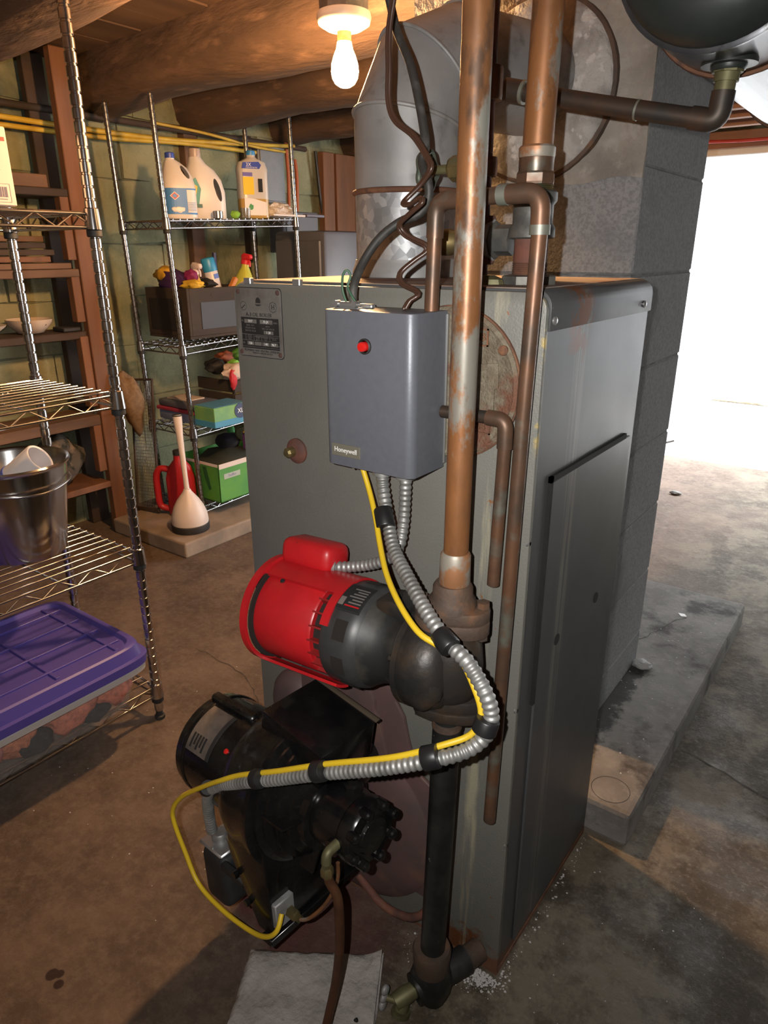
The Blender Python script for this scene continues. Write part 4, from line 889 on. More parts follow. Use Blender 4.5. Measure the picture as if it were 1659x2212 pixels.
# ================================================================ WIRE RACKS
def rack(name, label, loc, rot, wx, wy, height, shelves, alongy, npost=4, wires=12, mat=None, group=None, rp=.0125, step=.0254, each=True):
    """posts at the corners of a wx by wy rectangle; loc is the (min x, min y) corner on its base"""
    mat = mat or m_chrome
    T = thing(name, label, 'wire rack', loc, rot, local=True)
    prof = [(rp*.9,0),(rp,.003)]; z = .03
    while z < height-.01:
        prof += [(rp,z-.0032),(rp*.80,z-.0016),(rp*.80,z+.0016),(rp,z+.0032)]; z += step
    prof += [(rp,height-.003),(rp*.8,height)]
    p0 = None
    for (x, y) in ((0,0),(wx,0),(0,wy),(wx,wy)):
        if p0 is None: p0 = MB().lathe(prof, (0,0,.028), 'z', 14).build('post', mat, T, smooth=35, local=True); p = p0
        else: p = twin(p0, T)
        p.location = (x,y,0)
        f = MB().lathe([(.011,0),(.0145,.002),(.0145,.010),(.010,.012),(.009,.030)], (0,0,0), 'z', 14).build('foot', m_blackdull, p, smooth=35, local=True) if (x,y) == (0,0) else twin(f0, p)
        if (x,y) == (0,0): f0 = f
    wire0 = None
    for si, zz in enumerate(shelves):
        # shelf frame: two perimeter wires joined by a zigzag truss
        mb = MB(); e = .0
        for dz in (0, -.028):
            mb.tube([(0,0,zz+dz),(wx,0,zz+dz)], .0034, 8).tube([(0,wy,zz+dz),(wx,wy,zz+dz)], .0034, 8).tube([(0,0,zz+dz),(0,wy,zz+dz)], .0034, 8).tube([(wx,0,zz+dz),(wx,wy,zz+dz)], .0034, 8)
        def zig(a, b):
            a, b = Vector(a), Vector(b); n = max(3, int((b-a).length/.042)); P = [a.lerp(b, k/n) + Vector((0,0,0 if k % 2 else -.028)) for k in range(n+1)]
            mb.tube(P, .0022, 6)
        zig((0,0,zz),(wx,0,zz)); zig((0,wy,zz),(wx,wy,zz)); zig((0,0,zz),(0,wy,zz)); zig((wx,0,zz),(wx,wy,zz))
        S = mb.build('shelf', mat, T, smooth=60, local=True)
        for (x, y) in ((0,0),(wx,0),(0,wy),(wx,wy)):
            if si == 0 and (x,y) == (0,0):
                col = MB().lathe([(.0135,-.034),(.0185,-.032),(.0160,.010),(.0135,.012)], (0,0,0), 'z', 16).build('collar', mat, S, smooth=35, local=True); col.location = (x,y,zz); c0 = col
            else: col = twin(c0, S, (x,y,zz))
            if si == 0 and (x,y) == (0,0): slv0 = MB().lathe([(.0138,-.048),(.0165,-.046),(.0165,-.034),(.0138,-.033)], (0,0,0), 'z', 14).build('split_sleeve', m_blackdull, S, smooth=35, local=True); slv0.location = (x,y,zz)
            else: twin(slv0, S, (x,y,zz))
        for k in range(1, wires+1):
            if wire0 is None:
                wire0 = (MB().tube([(0,0,0),(0,wy,0)], .0026, 8) if alongy else MB().tube([(0,0,0),(wx,0,0)], .0026, 8)).build('wire', mat, S, smooth=60, local=True); w = wire0
            else: w = twin(wire0, S)
            w.location = (wx*k/(wires+1), 0, zz+.004) if alongy else (0, wy*k/(wires+1), zz+.004)
        for k in range(1, 4):      # cross supports
            if alongy: mbx = MB().tube([(0,wy*k/4,zz),(wx,wy*k/4,zz)], .003, 8)
            else: mbx = MB().tube([(wx*k/4,0,zz),(wx*k/4,wy,zz)], .003, 8)
            mbx.build('cross_wire', mat, S, smooth=60, local=True)
    return T
RX, RY = -1.50, -.76
rack('chrome_rack', 'chrome wire shelving rack at left edge holding the steel bucket and purple bin', (RX,RY,0), (0,0,0), .365, .875, 1.84, (.105,.515,.925,1.325), True, wires=10)
random.seed(3)
m_chrome2 = M('tarnished_chrome', (.40,.40,.42), .22, .95, c2=(.30,.29,.28), scale=40)
TILT = math.radians(2.0)
rack('chrome_rack', 'taller narrow wire rack against the green wall, loaded with cleaning supplies', (-2.47,1.15,.07), (TILT,0,0), .30, .765, 1.72, (.045,.415,.785,1.295), False, wires=20, mat=m_chrome2, rp=.0115)
def rz(y, z): return .07 + (y-1.15)*math.sin(TILT) + z     # height on the tilted rack
S1, S2, S3, S4 = 1.302, .792, .422, .052

# ================================================================ WOODEN SHELVING AGAINST THE LEFT WALL
WS = thing('wooden_shelving', 'rough brown timber shelving built against the stone wall at left', 'shelving', (-2.6,.2,0))
MB().box(-2.535, -2.495, .895, .985, 0, 1.985, .003).build('upright', m_wood, WS)
MB().box(-2.712, -2.672, .88, .97, 0, 1.99, .003).build('upright', m_wooddark, WS)
for (z0, z1) in ((.30,.54),(.60,.905),(.965,1.16),(1.215,1.46)):
    MB().box(-2.545, -2.505, .855, .893, z0, z1, .002).build('cleat', m_wood, WS)
for (zz, th_, mm_, xf) in ((.25,.028,m_wood,-2.49),(.56,.045,m_woodh,-2.50),(.925,.03,m_wooddark,-2.51),(1.18,.032,m_woodh,-2.50),(1.485,.03,m_wooddark,-2.50)):
    MB().box(-2.718, xf, -.85, .892, zz-th_, zz, .003).build('shelf_board', mm_, WS)
for (xx, y0) in ((-2.535,-.80),(-2.712,-.80)): MB().box(xx, xx+.04, y0, y0+.09, 0, 1.985, .003).build('upright', m_wood, WS)
MB().box(-2.53, -2.498, .12, .20, 0, 1.985, .003).build('upright', m_wooddark, WS)
random.seed(21)
for k in range(9):     # boards piled on the shelf at eye height
    z0 = 1.182 + (k//2)*.026; w = random.uniform(.06,.10); xo = -2.70 + (k%2)*.10 + random.uniform(0,.02); ln = random.uniform(.5,.75)
    o = MB().box(xo, xo+w, .88-ln-random.uniform(.03,.10), .86-random.uniform(0,.12), z0, z0+.022, .002).build('stored_board', random.choice((m_wood, m_woodh, m_wooddark)))
    tag(o, ('wall-side','front')[k%2] + ' rough board in the ' + ('bottom','second','middle','fourth','topmost')[k//2] + ' layer of the board pile on timber shelving', 'board', 'boards piled on the timber shelving')
tag(MB().box(-2.70, -2.53, .48, .83, 1.486, 1.535, .003).build('stored_beam', m_woodh), 'thick grey-brown plank on the highest timber shelf', 'board')
def pt_label(o, l, c, g=None): return tag(o, l, c, g)
bw = MB().lathe([(.03,.926),(.05,.930),(.085,.965),(.092,.985),(.088,.985),(.078,.962),(.045,.936),(.0,.934)], (-2.61,.70,0), 'z', 32).build('bowl', M('cream_enamel', (.62,.50,.40), .4), smooth=50)
pt_label(bw, 'cream patterned bowl on the timber shelf behind the chrome post', 'bowl')
MB().tube([(-2.536,.716,.962),(-2.534,.722,.967),(-2.531,.728,.964)], .004, 6).build('painted_mark', m_blackdull, bw)
bw2 = MB().lathe([(.05,.926),(.07,.928),(.125,.968),(.13,.975),(.124,.975),(.066,.936),(.0,.934)], (-2.60,.455,0), 'z', 32).build('basin', M('white_enamel', (.66,.55,.45), .4), smooth=50)
pt_label(bw2, 'wide white enamel basin on timber shelf near the left edge', 'basin')
pt_label(MB().lump((-2.60,.455,.995),(.06,.08,.05),4,.25).build('straw_hat', M('straw', (.34,.22,.13), .9, c2=(.24,.15,.09), scale=30), smooth=60), 'tan lump of cloth heaped in the white basin', 'cloth')
pt_label(MB().box(-2.62, -2.53, .80, .88, .926, .945, .004).build('black_tin', m_blackdull), 'small flat black tin on the timber shelf beside the cream bowl', 'tin')
pt_label(MB().lump((-2.61,.72,.372),(.07,.12,.11),9,.35).build('cloth_bundle', M('dark_print_cloth', (.10,.085,.07), .95, c2=(.02,.025,.02), scale=22, lo=.45, hi=.55, c3=(.24,.18,.13), s3=18), smooth=60), 'dark patterned cloth bundle on the low timber shelf', 'cloth')
pt_label(MB().box(-2.70, -2.54, .0, .30, .926, .99, .006).build('plank_scrap', m_wood), 'reddish plank scrap lying on timber shelf behind the rack', 'board')

# yellow hoses hung along the top of the stone wall
m_hose = M('yellow_hose', (.62,.42,.04), .5, c2=(.45,.28,.03), scale=10)
def rope(pts, r, name, label, cat, mat): return tag(MB().tube(smoothpath(pts, .02), r, 10).build(name, mat, smooth=60), label, cat)
rope([(-2.655,.2,1.755),(-2.655,.7,1.742),(-2.655,1.1,1.738),(-2.655,1.5,1.742),(-2.655,1.9,1.765),(-2.655,2.4,1.80)], .011, 'yellow_hose', 'upper yellow hose slung along the top of the green stone wall', 'hose', m_hose)
rope([(-2.655,.3,1.715),(-2.655,.8,1.712),(-2.655,1.2,1.715),(-2.655,1.6,1.735),(-2.655,1.85,1.74),(-2.655,2.1,1.74)], .010, 'yellow_hose', 'lower yellow hose sagging along the top of the green stone wall', 'hose', m_hose)
rope([(-2.63,1.45,1.80),(-2.63,1.75,1.79),(-2.63,2.05,1.765),(-2.63,2.3,1.76)], .007, 'yellow_rope', 'thin yellow rope hanging above the cleaning supplies rack', 'rope', m_hose)
MBp = MB().tube([(-2.66,.0,1.79),(-2.66,2.5,1.795)], .014, 12).build('wall_pipe', m_wooddark, smooth=40); tag(MBp, 'dark pipe along top of the green stone wall above the hoses', 'pipe')

# electric boxes, cables and timbers at the far left corner
m_ebox = M('grey_panel', (.22,.22,.225), .5, .2, c2=(.18,.18,.185), scale=9)
eb_ = thing('breaker_panel', 'grey steel breaker panel on the wall behind the tall rack', 'electrical panel', (-2.70,2.2,1.36))
MB().box(-2.75, -2.675, 2.14, 2.34, 1.50, 1.80, .006).build('case', m_ebox, eb_); MB().box(-2.675, -2.669, 2.15, 2.33, 1.51, 1.79, .003).build('door', m_ebox, eb_)
e2 = thing('junction_cabinet', 'lower dark grey meter cabinet beneath the breaker panel', 'electrical panel', (-2.70,2.35,1.2))
MB().box(-2.75, -2.63, 2.26, 2.56, 1.24, 1.46, .006).build('case', M('dark_grey_panel', (.11,.11,.12), .55), e2); MB().box(-2.63, -2.624, 2.28, 2.54, 1.26, 1.44, .003).build('door', M('dark_grey_door', (.12,.12,.13), .5), e2)
m_orange = M('orange_cable', (.42,.10,.03), .5)
for k, (y, dz) in enumerate(((2.37,0),(2.44,.1))):
    rope([(-2.69,y,1.84-dz),(-2.688,y+.01,1.65),(-2.69,y+.005,1.465)], .010, 'orange_cable', ('left orange cable dropping to the dark meter cabinet','right orange cable dropping to the dark meter cabinet')[k], 'cable', m_orange)
rope([(-2.69,2.62,1.80),(-2.69,2.66,1.5),(-2.69,2.72,1.25),(-2.69,2.76,1.13),(-2.69,2.70,1.10),(-2.69,2.60,1.20),(-2.69,2.5,1.235)], .008, 'black_wall_cable', 'black cable looping on the wall beside the brown boards', 'cable', m_tape)
for k, (a, b_) in enumerate(((2.66,2.76),(2.78,2.96),(2.99,3.10))):
    tag(MB().box(-2.71, -2.665, a, b_, 0.9 if k == 0 else 0, 1.80, .003).build('wall_board', m_wood), ('narrow reddish board on far wall left of the flue','wide reddish board on far wall left of the flue','farthest reddish board on the wall beside the doorway side')[k], 'board')
tag(MB().box(-2.73, -2.68, 2.05, 2.10, 1.2, 1.82, .002).build('wall_post', m_wooddark), 'dark narrow post on the stone wall beside the breaker panel', 'post')
tag(MB().box(-2.74, -2.69, 1.66, 1.74, .8, 1.80, .003).build('wall_post', m_woodh), 'tan timber stud on stone wall behind the detergent jugs', 'post')
# tall grey bin standing behind the rack
gb = thing('grey_cabinet', 'tall dark grey plastic cabinet standing behind the loaded rack', 'cabinet', (-2.35,2.2,0))
m_gcab = M('grey_plastic', (.10,.10,.115), .4, c2=(.085,.085,.095), scale=6)
MB().box(-2.47, -2.12, 2.02, 2.40, .0702, 1.345, .02, 2).build('body', m_gcab, gb, smooth=40)
for xx in (-2.455, -2.295): MB().box(xx, xx+.155, 2.008, 2.022, .10, 1.30, .006).build('door', m_gcab, gb)
for xx in (-2.325, -2.285): MB().box(xx, xx+.012, 1.998, 2.010, .62, .74, .003).build('handle', m_blackdull, gb)
# things on a stool behind the boiler's top edge
bt_ = tag(MB().lathe([(.09,0),(.10,.01),(.10,.95),(.09,.97)], (-2.2,2.75,0), 'z', 24).build('fibre_drum', M('drum_brown', (.12,.075,.05), .8)), 'brown drum standing in the far left corner behind the boiler', 'drum')
tag(MB().lathe([(.036,.972),(.036,1.08),(.034,1.085)], (-2.18,2.72,0), 'z', 20).build('jar', M('pale_jar', (.40,.27,.17), .4), smooth=40), 'tan jar on the drum seen above the boiler top', 'jar')
tag(MB().tube(smoothpath([(-2.25,2.73,.985),(-2.235,2.74,1.10),(-2.20,2.79,1.135),(-2.15,2.82,1.10),(-2.13,2.82,.985)]), .022, 10).build('black_strap', m_tape, smooth=60), 'black rubber strap arched on the drum beside the jar', 'strap')

# ================================================================ PAD, PLUNGER, LEANING SCREEN
tag(MB().box(-2.488, -1.963, .872, 2.45, 0, .070, .008, 2).build('concrete_pad', m_pad), 'low pale concrete pad under the loaded wire rack', 'slab')
PL = thing('toilet_plunger', 'white plunger standing in its black-based holder on the concrete pad', 'plunger', (-2.09,1.00,.07))
m_pw = M('white_plastic', (.66,.56,.50), .4)
pc = (-2.085,1.005,.07)
MB().lathe([(.082,0),(.084,.004),(.084,.030),(.080,.034)], pc, 'z', 36).build('holder_base', m_blackdull, PL, smooth=40)
MB().lathe([(.080,.030),(.0815,.045),(.078,.075),(.066,.11),(.048,.142),(.030,.165),(.020,.178),(.015,.190)], pc, 'z', 36).build('bell_cover', m_pw, PL, smooth=60)
tp_ = (-2.24,1.06,.60)
P = [Vector((pc[0],pc[1],.25)), Vector((-2.105,1.012,.33)), Vector((-2.165,1.032,.45)), Vector((-2.21,1.048,.545)), Vector((-2.222,1.052,.578)), Vector((-2.226,1.053,.590))]
P = [Vector((pc[0]-.055*u, pc[1]+.03*u, .25+.33*u)) for u in (0,.2,.45,.75,.9,1.0)]
MB().tube(P, [.012,.011,.0125,.015,.019,.0205], 18).build('handle', m_pw, PL, smooth=60)
MB().tube([P[-1]-Vector((0,0,.004)), P[-1]+Vector((0,0,.002))], .0212, 18).build('handle_cap', m_blackdull, PL, smooth=40)
SN = thing('leaning_screen', 'old framed wire mesh screen leaning beside the timber upright', 'screen', (-2.40,1.0,0))
mtx = Matrix.Translation((-2.43,1.03,.072)) @ Matrix.Rotation(math.radians(6), 4, 'Z') @ Matrix.Rotation(math.radians(-9), 4, 'X') @ Matrix.Rotation(math.radians(-5), 4, 'Y')
for (a, b_, c_, d_) in ((-.075,.075,.0,.02),(-.075,.075,.62,.63),(-.075,-.067,.02,.62),(.067,.075,.02,.62)): MB().box(a, b_, -.006, .006, c_, d_, .002, mtx=mtx).build('frame_bar', m_wooddark, SN)
ms = MB()
for k in range(13): ms.tube([mtx @ Vector((-.067+.0112*k, 0, .02)), mtx @ Vector((-.067+.0112*k, 0, .62))], .0012, 4)
for k in range(40): ms.tube([mtx @ Vector((-.067, .001, .02+.0152*k)), mtx @ Vector((.067, .001, .02+.0152*k))], .0011, 4)
o = ms.build('mesh', M('old_wire', (.20,.18,.16), .5, .5), SN); o['kind'] = 'stuff'
tag(MB().lump((-2.46,1.03,.60),(.05,.05,.14),5,.3,mtx=Matrix.Rotation(math.radians(8),4,'X')).build('burlap_sack', M('burlap', (.22,.145,.08), .95, c2=(.16,.10,.06), scale=60), smooth=60), 'tan burlap bundle tucked behind the leaning mesh screen', 'sack')

# ================================================================ RACK CONTENTS (left foreground)
# purple-lidded clear tote on the bottom shelf
TB = thing('storage_bin', 'clear plastic storage bin with a purple lid on the bottom rack shelf', 'storage bin', (-1.30,-.25,.11))
m_lid = M('purple_lid', (.078,.062,.31), .42, c2=(.068,.055,.28), scale=6)
m_clear = M('clear_plastic', (.80,.78,.76), .22, alpha=.11)
bx0, bx1, by0, by1 = -1.485, -1.068, -.70, .055
zt = .245
body = MB().loft([(.1125,(bx0+bx1)/2,(by0+by1)/2,(bx1-bx0)/2-.035,(by1-by0)/2-.035,9),(.118,(bx0+bx1)/2,(by0+by1)/2,(bx1-bx0)/2-.026,(by1-by0)/2-.026,9),(zt-.02,(bx0+bx1)/2,(by0+by1)/2,(bx1-bx0)/2-.006,(by1-by0)/2-.006,12),(zt-.018,(bx0+bx1)/2,(by0+by1)/2,(bx1-bx0)/2+.004,(by1-by0)/2+.004,12),(zt,(bx0+bx1)/2,(by0+by1)/2,(bx1-bx0)/2+.006,(by1-by0)/2+.006,12)], 64, cap=False)
n = 64; body.f.append(tuple(range(n-1,-1,-1)))
body.build('body', m_clear, TB, smooth=40)
cxb, cyb = (bx0+bx1)/2, (by0+by1)/2; hx, hy = (bx1-bx0)/2, (by1-by0)/2
MB().loft([(zt+.001,cxb,cyb,hx+.016,hy+.016,12),(zt+.024,cxb,cyb,hx+.018,hy+.018,12),(zt+.026,cxb,cyb,hx+.008,hy+.008,12),(zt+.054,cxb,cyb,hx+.001,hy+.001,12),(zt+.058,cxb,cyb,hx-.004,hy-.004,12),(zt+.058,cxb,cyb,hx-.016,hy-.016,12),(zt+.048,cxb,cyb,hx-.022,hy-.022,12)], 72).build('lid', m_lid, TB, smooth=35)
for k in range(5): 
    yy = cyb - hy + .06 + k*(2*hy-.12)/4
    MB().box(cxb-hx+.03, cxb+hx-.03, yy-.005, yy+.005, zt+.047, zt+.053, .001).build('lid_rib', m_lid, TB)
for k in range(4):
    xx = cxb - hx + .07 + k*(2*hx-.14)/3
    MB().box(xx-.004, xx+.004, cyb-hy+.03, cyb+hy-.03, zt+.047, zt+.0535, .001).build('lid_rib', m_lid, TB)
MB().loft([(zt-.022,cxb,cyb,hx+.004,hy+.004,12),(zt-.020,cxb,cyb,hx+.012,hy+.012,12),(zt-.004,cxb,cyb,hx+.013,hy+.013,12),(zt,cxb,cyb,hx+.008,hy+.008,12)], 64, cap=False).build('rim', M('frosted_rim', (.46,.43,.41), .4), TB, smooth=40)
random.seed(4)
plush = [((.50,.16,.10),(-1.135,-.025,.185),(.045,.06,.05),'orange'),((.50,.17,.11),(-1.14,-.135,.175),(.045,.075,.05),'salmon'),((.48,.18,.10),(-1.145,-.27,.175),(.04,.06,.05),'orange brown'),((.02,.022,.024),(-1.125,-.075,.142),(.028,.04,.028),'black'),((.018,.02,.022),(-1.125,-.235,.142),(.028,.045,.03),'charcoal'),
    ((.62,.55,.48),(-1.15,-.20,.20),(.035,.03,.04),'white'),((.42,.16,.15),(-1.15,-.32,.175),(.035,.035,.045),'pink'),((.58,.44,.27),(-1.16,-.44,.175),(.045,.065,.05),'cream'),((.50,.34,.18),(-1.17,-.56,.165),(.045,.06,.05),'tan'),((.55,.56,.54),(-1.20,-.10,.225),(.05,.10,.025),'pale grey'),((.34,.08,.07),(-1.20,-.33,.20),(.04,.04,.04),'dark red')]
for i, (c, p, r, nm_) in enumerate(plush):
    tag(MB().lump(p, r, i+2, .35, 3.5, sub=3).build('plush_toy', M('plush_'+nm_.replace(' ','_'), tuple(min(.8,q*1.35) for q in c), .95, c2=tuple(q*.8 for q in c), scale=60, bump=.8, bscale=160, bdist=.004), smooth=70), nm_+' plush toy inside the purple-lidded bin', 'toy', 'plush toys in the bin')
# stainless bucket
BK = thing('steel_bucket', 'shiny stainless steel bucket on the second wire shelf', 'bucket', (-1.362,-.058,.522))
bc = (-1.362,-.058,0); 
MB().lathe([(.090,.522),(.097,.524),(.101,.54),(.130,.752),(.137,.757),(.139,.762),(.136,.766),(.130,.763),(.127,.757),(.097,.545),(.092,.532)], bc, 'z', 56).build('pail', m_steel, BK, smooth=35)
for sx in (1,): MB().box(bc[0]+.02*0-.02, bc[0]+.02, bc[1]+.126, bc[1]+.134, .705, .747, .003).build('handle_ear', m_steel, BK)
MB().tube(smoothpath([(bc[0]+.0,bc[1]+.128,.72),(bc[0]+.09,bc[1]+.10,.712),(bc[0]+.138,bc[1]+.0,.705),(bc[0]+.09,bc[1]-.10,.712),(bc[0],bc[1]-.128,.72)]), .0028, 8).build('bail_handle', m_steel, BK, smooth=60)
MG = thing('paper_roll', 'white cylindrical tub with blue band leaning in the steel bucket', 'tub', (-1.36,-.03,.70))
mt = Matrix.Translation((-1.325,-.02,.752)) @ Vector((.62,.42,.55)).to_track_quat('Z','Y').to_matrix().to_4x4()
m_tub = M('tub_white', (.70,.66,.66), .45)
MB().lathe([(.030,-.085),(.036,-.082),(.039,.025),(.037,.028),(.033,.026),(.028,-.07)], (0,0,0), 'z', 32).mv(mt).build('tub', m_tub, MG, smooth=40)
MB().lathe([(.0382,-.01),(.0384,-.006),(.0382,-.002)], (0,0,-.06), 'z', 32).mv(mt).build('blue_band', M('blue_band', (.05,.09,.4), .5), MG, smooth=40)
# shipping box on the upper shelf
SB = thing('shipping_box', 'white cardboard mailing box with red stripe and barcode on the rack', 'box', (-1.23,-.17,1.333))
m_card = M('white_card', (.72,.56,.50), .7)
MB().box(-1.29, -1.15, -.31, -.040, 1.334, 1.478, .002).build('carton', m_card, SB)
MB().prism([(-1.29,1.478),(-1.15,1.478),(-1.155,1.492),(-1.285,1.492)], 'xz', -.31, -.05, .001).build('carton_flap', m_card, SB)
MB().box(-1.151, -1.1492, -.31, -.0455, 1.452, 1.459).build('red_stripe', M('red_print', (.55,.06,.05), .6), SB)
m_ink = M('grey_ink', (.16,.14,.18), .7)
random.seed(9); y = -.135
while y < -.058:
    w = random.choice((.0008,.0014,.0022)); MB().box(-1.1505, -1.1496, y, y+w, 1.350, 1.369).build('barcode_bar', m_ink, SB); y += w + random.choice((.001,.0016))
MB().box(-1.1505, -1.1497, -.155, -.058, 1.3455, 1.3470).build('print_line', m_ink, SB)
for (a, b_, c_, d_) in ((-.17,-.050,1.3405,1.3412),(-.17,-.050,1.374,1.3747),(-.0507,-.050,1.3405,1.3747)): MB().box(-1.1505, -1.1497, a, b_, c_, d_).build('print_line', m_ink, SB)
RX_ = (math.pi/2, 0, math.pi/2)
text("PRIORITY", .016, (-1.1496,-.098,1.440), RX_, M('red_ink', (.40,.12,.12), .6), SB)
text("a2", .020, (-1.1496,-.072,1.405), RX_, m_ink, SB)

# ================================================================ REAR RACK CONTENTS
def jug(name, label, x, y, z0, body, mat, capm, capz, capr, cat='jug', rotz=0, handle=None, rim=None):
    T = thing(name, label, cat, (x,y,z0), (0,0,rotz), local=True)
    MB().loft(body, 32).build('body', mat, T, smooth=45, local=True)
    cx_, cy_ = capz[2], capz[3]
    MB().lathe([(capr,capz[0]),(capr*1.02,capz[0]+.003),(capr*.97,capz[1]-.003),(capr*.8,capz[1])], (cx_,cy_,0), 'z', 20).build('cap', capm, T, smooth=40, local=True)
    if handle: MB().tube(smoothpath(handle[0], .008), handle[1], 12).build('handle', mat, T, smooth=60, local=True)
    return T
m_jugw = M('jug_white', (.66,.60,.55), .4); m_blue = M('cap_blue', (.03,.06,.32), .4); m_lblue = M('label_blue', (.06,.20,.48), .5)
z1 = rz(1.24, S1)
J = jug('bleach_jug', 'white bleach jug with blue cap and blue label on the upper shelf', -2.25, 1.245, z1,
    [(.001,0,0,.062,.066,3),(.006,0,0,.066,.070,3),(.12,0,0,.066,.070,3),(.135,0,0,.064,.068,2.8),(.165,-.003,.0,.054,.062,2.4),(.20,-.008,-.004,.036,.048,2.2),(.222,-.014,-.014,.024,.031,2),(.232,-.016,-.02,.018,.018,2),(.238,-.016,-.02,.018,.018,2)], m_jugw, m_blue, (.236,.258,-.016,-.02), .020,
    )
J.rotation_euler = (0,0,-.5)
carve([c for c in J.children if c.name.startswith('body')][0], [MB().lump((0,.028,.180),(.12,.0115,.030),0,0,mtx=Matrix.Rotation(math.radians(28),4,'X'))])
for (a0, a1, z0_, z1_, mm_) in ((-80, 62, .018, .118, m_lblue), (10, 60, .025, .112, m_jugw)):
    vs = []; fs = []; n = 16; rr = 1.012 if mm_ is m_lblue else 1.018
    for j in range(n+1):
        a = math.radians(a0+(a1-a0)*j/n); ca, sa = math.cos(a), math.sin(a)
        xx = .066*rr*math.copysign(abs(ca)**(2/3), ca); yy = .070*rr*math.copysign(abs(sa)**(2/3), sa); vs += [(xx,yy,z0_),(xx,yy,z1_)]
    for j in range(n): fs.append((2*j,2*j+2,2*j+3,2*j+1))
    MB().add(vs, fs).build('label', mm_, J, local=True)
def diamond(T, c, s, x, mat): MB().prism([(c[0]-s,c[1]),(c[0],c[1]-s*.8),(c[0]+s,c[1]),(c[0],c[1]+s*.8)], 'yz', x, x+.0012).build('emblem', mat, T, local=True)
diamond(J, (-.028,.088), .020, .0675, m_jugw); diamond(J, (-.028,.088), .017, .0680, M('label_red', (.55,.03,.03), .5)); diamond(J, (-.028,.088), .011, .0686, m_lblue)
MB().lump((.064,-.012,.036),(.004,.03,.014),2,.3).build('label_cloud', m_jugw, J, smooth=60, local=True)
for k in range(6): MB().box(.0665, .0682, .022, .055, .032+k*.006, .0335+k*.006).build('label_line', m_lblue, J, local=True)
J2 = jug('detergent_jug', 'large off-white laundry detergent jug beside the bleach', -2.29, 1.425, rz(1.42,S1),
    [(.001,0,0,.055,.080,3),(.006,0,0,.058,.084,3),(.11,0,.0,.058,.084,3),(.16,0,-.004,.054,.076,2.6),(.20,0,-.016,.046,.060,2.3),(.225,0,-.028,.038,.038,2),(.245,0,-.034,.028,.028,2),(.252,0,-.034,.024,.024,2)], m_jugw, M('cap_cloudy', (.38,.29,.25), .35), (.250,.285,0,-.034), .026,
    )
J2.rotation_euler = (0,0,-.5)
carve([c for c in J2.children if c.name.startswith('body')][0], [MB().lump((0,.044,.118),(.12,.0145,.052),0,0,mtx=Matrix.Rotation(math.radians(14),4,'X'))])
MB().prism([(-.075,.06),(-.045,.05),(-.030,.12),(-.05,.165),(-.072,.15)], 'yz', .056, .0605, .001).build('label', M('label_teal', (.05,.25,.22), .5), J2, local=True)
MB().prism([(-.070,.10),(-.052,.098),(-.045,.13),(-.062,.14)], 'yz', .0605, .0615).build('label_spot', M('label_yellow', (.62,.42,.04), .5), J2, local=True)
MB().box(.058, .062, -.07, -.03, .045, .06).build('label_line', M('label_darkgreen', (.02,.10,.09), .5), J2, local=True)
z1 = rz(1.66, S1)
B3 = jug('cleaner_bottle', 'clear bottle of amber cleaner with blue cap and yellow label', -2.23, 1.655, z1,
    [(.001,0,0,.034,.056,4),(.005,0,0,.038,.060,4),(.075,0,0,.038,.060,4)], M('amber_cleaner', (.42,.27,.08), .2), M('cap_sky', (.04,.22,.50), .4), (.238,.256,0,0), .018, cat='bottle')
MB().loft([(.075,0,0,.038,.060,4),(.165,0,0,.038,.060,4),(.185,0,0,.038,.062,3.5),(.212,0,0,.034,.054,3),(.226,0,0,.020,.024,2),(.232,0,0,.017,.017,2),(.238,0,0,.017,.017,2)], 32).build('clear_upper', M('cloudy_plastic', (.50,.46,.42), .3), B3, smooth=45, local=True)
MB().box(.0383, .0392, -.05, -.006, .09, .155).build('label', M('label_yellow2', (.70,.48,.02), .5), B3, local=True)
MB().box(.0383, .0392, -.05, -.010, .158, .172).build('label', M('label_purple', (.12,.10,.32), .5), B3, local=True)
MB().prism([(-.052,.186),(.02,.186),(.028,.200),(.018,.212),(-.046,.208)], 'yz', .037, .0405).build('label', m_blue, B3, local=True)
text('3X', .018, (.0408,-.024,.200), RX_, m_white, B3, sx=1.0)
text('CONCENTRATED', .006, (.0408,-.012,.190), RX_, m_white, B3)
MB().prism([(-.048,.012),(.042,.012),(.042,.062),(-.004,.074),(-.048,.078)], 'yz', .0383, .0393).build('label', M('label_white', (.72,.66,.62), .5), B3, local=True)
MB().lump((.0393,-.022,.044),(.001,.010,.012),3,.3,sub=2).build('label_leaf', M('leaf_green', (.05,.25,.08), .5), B3, local=True)
MB().box(.0385, .0397, .012, .030, .100, .150, .0).build('handle_slot', m_dark, B3, local=True)
B3.scale = (1.1,1.14,1.12); B3.rotation_euler = (0,0,-.45)
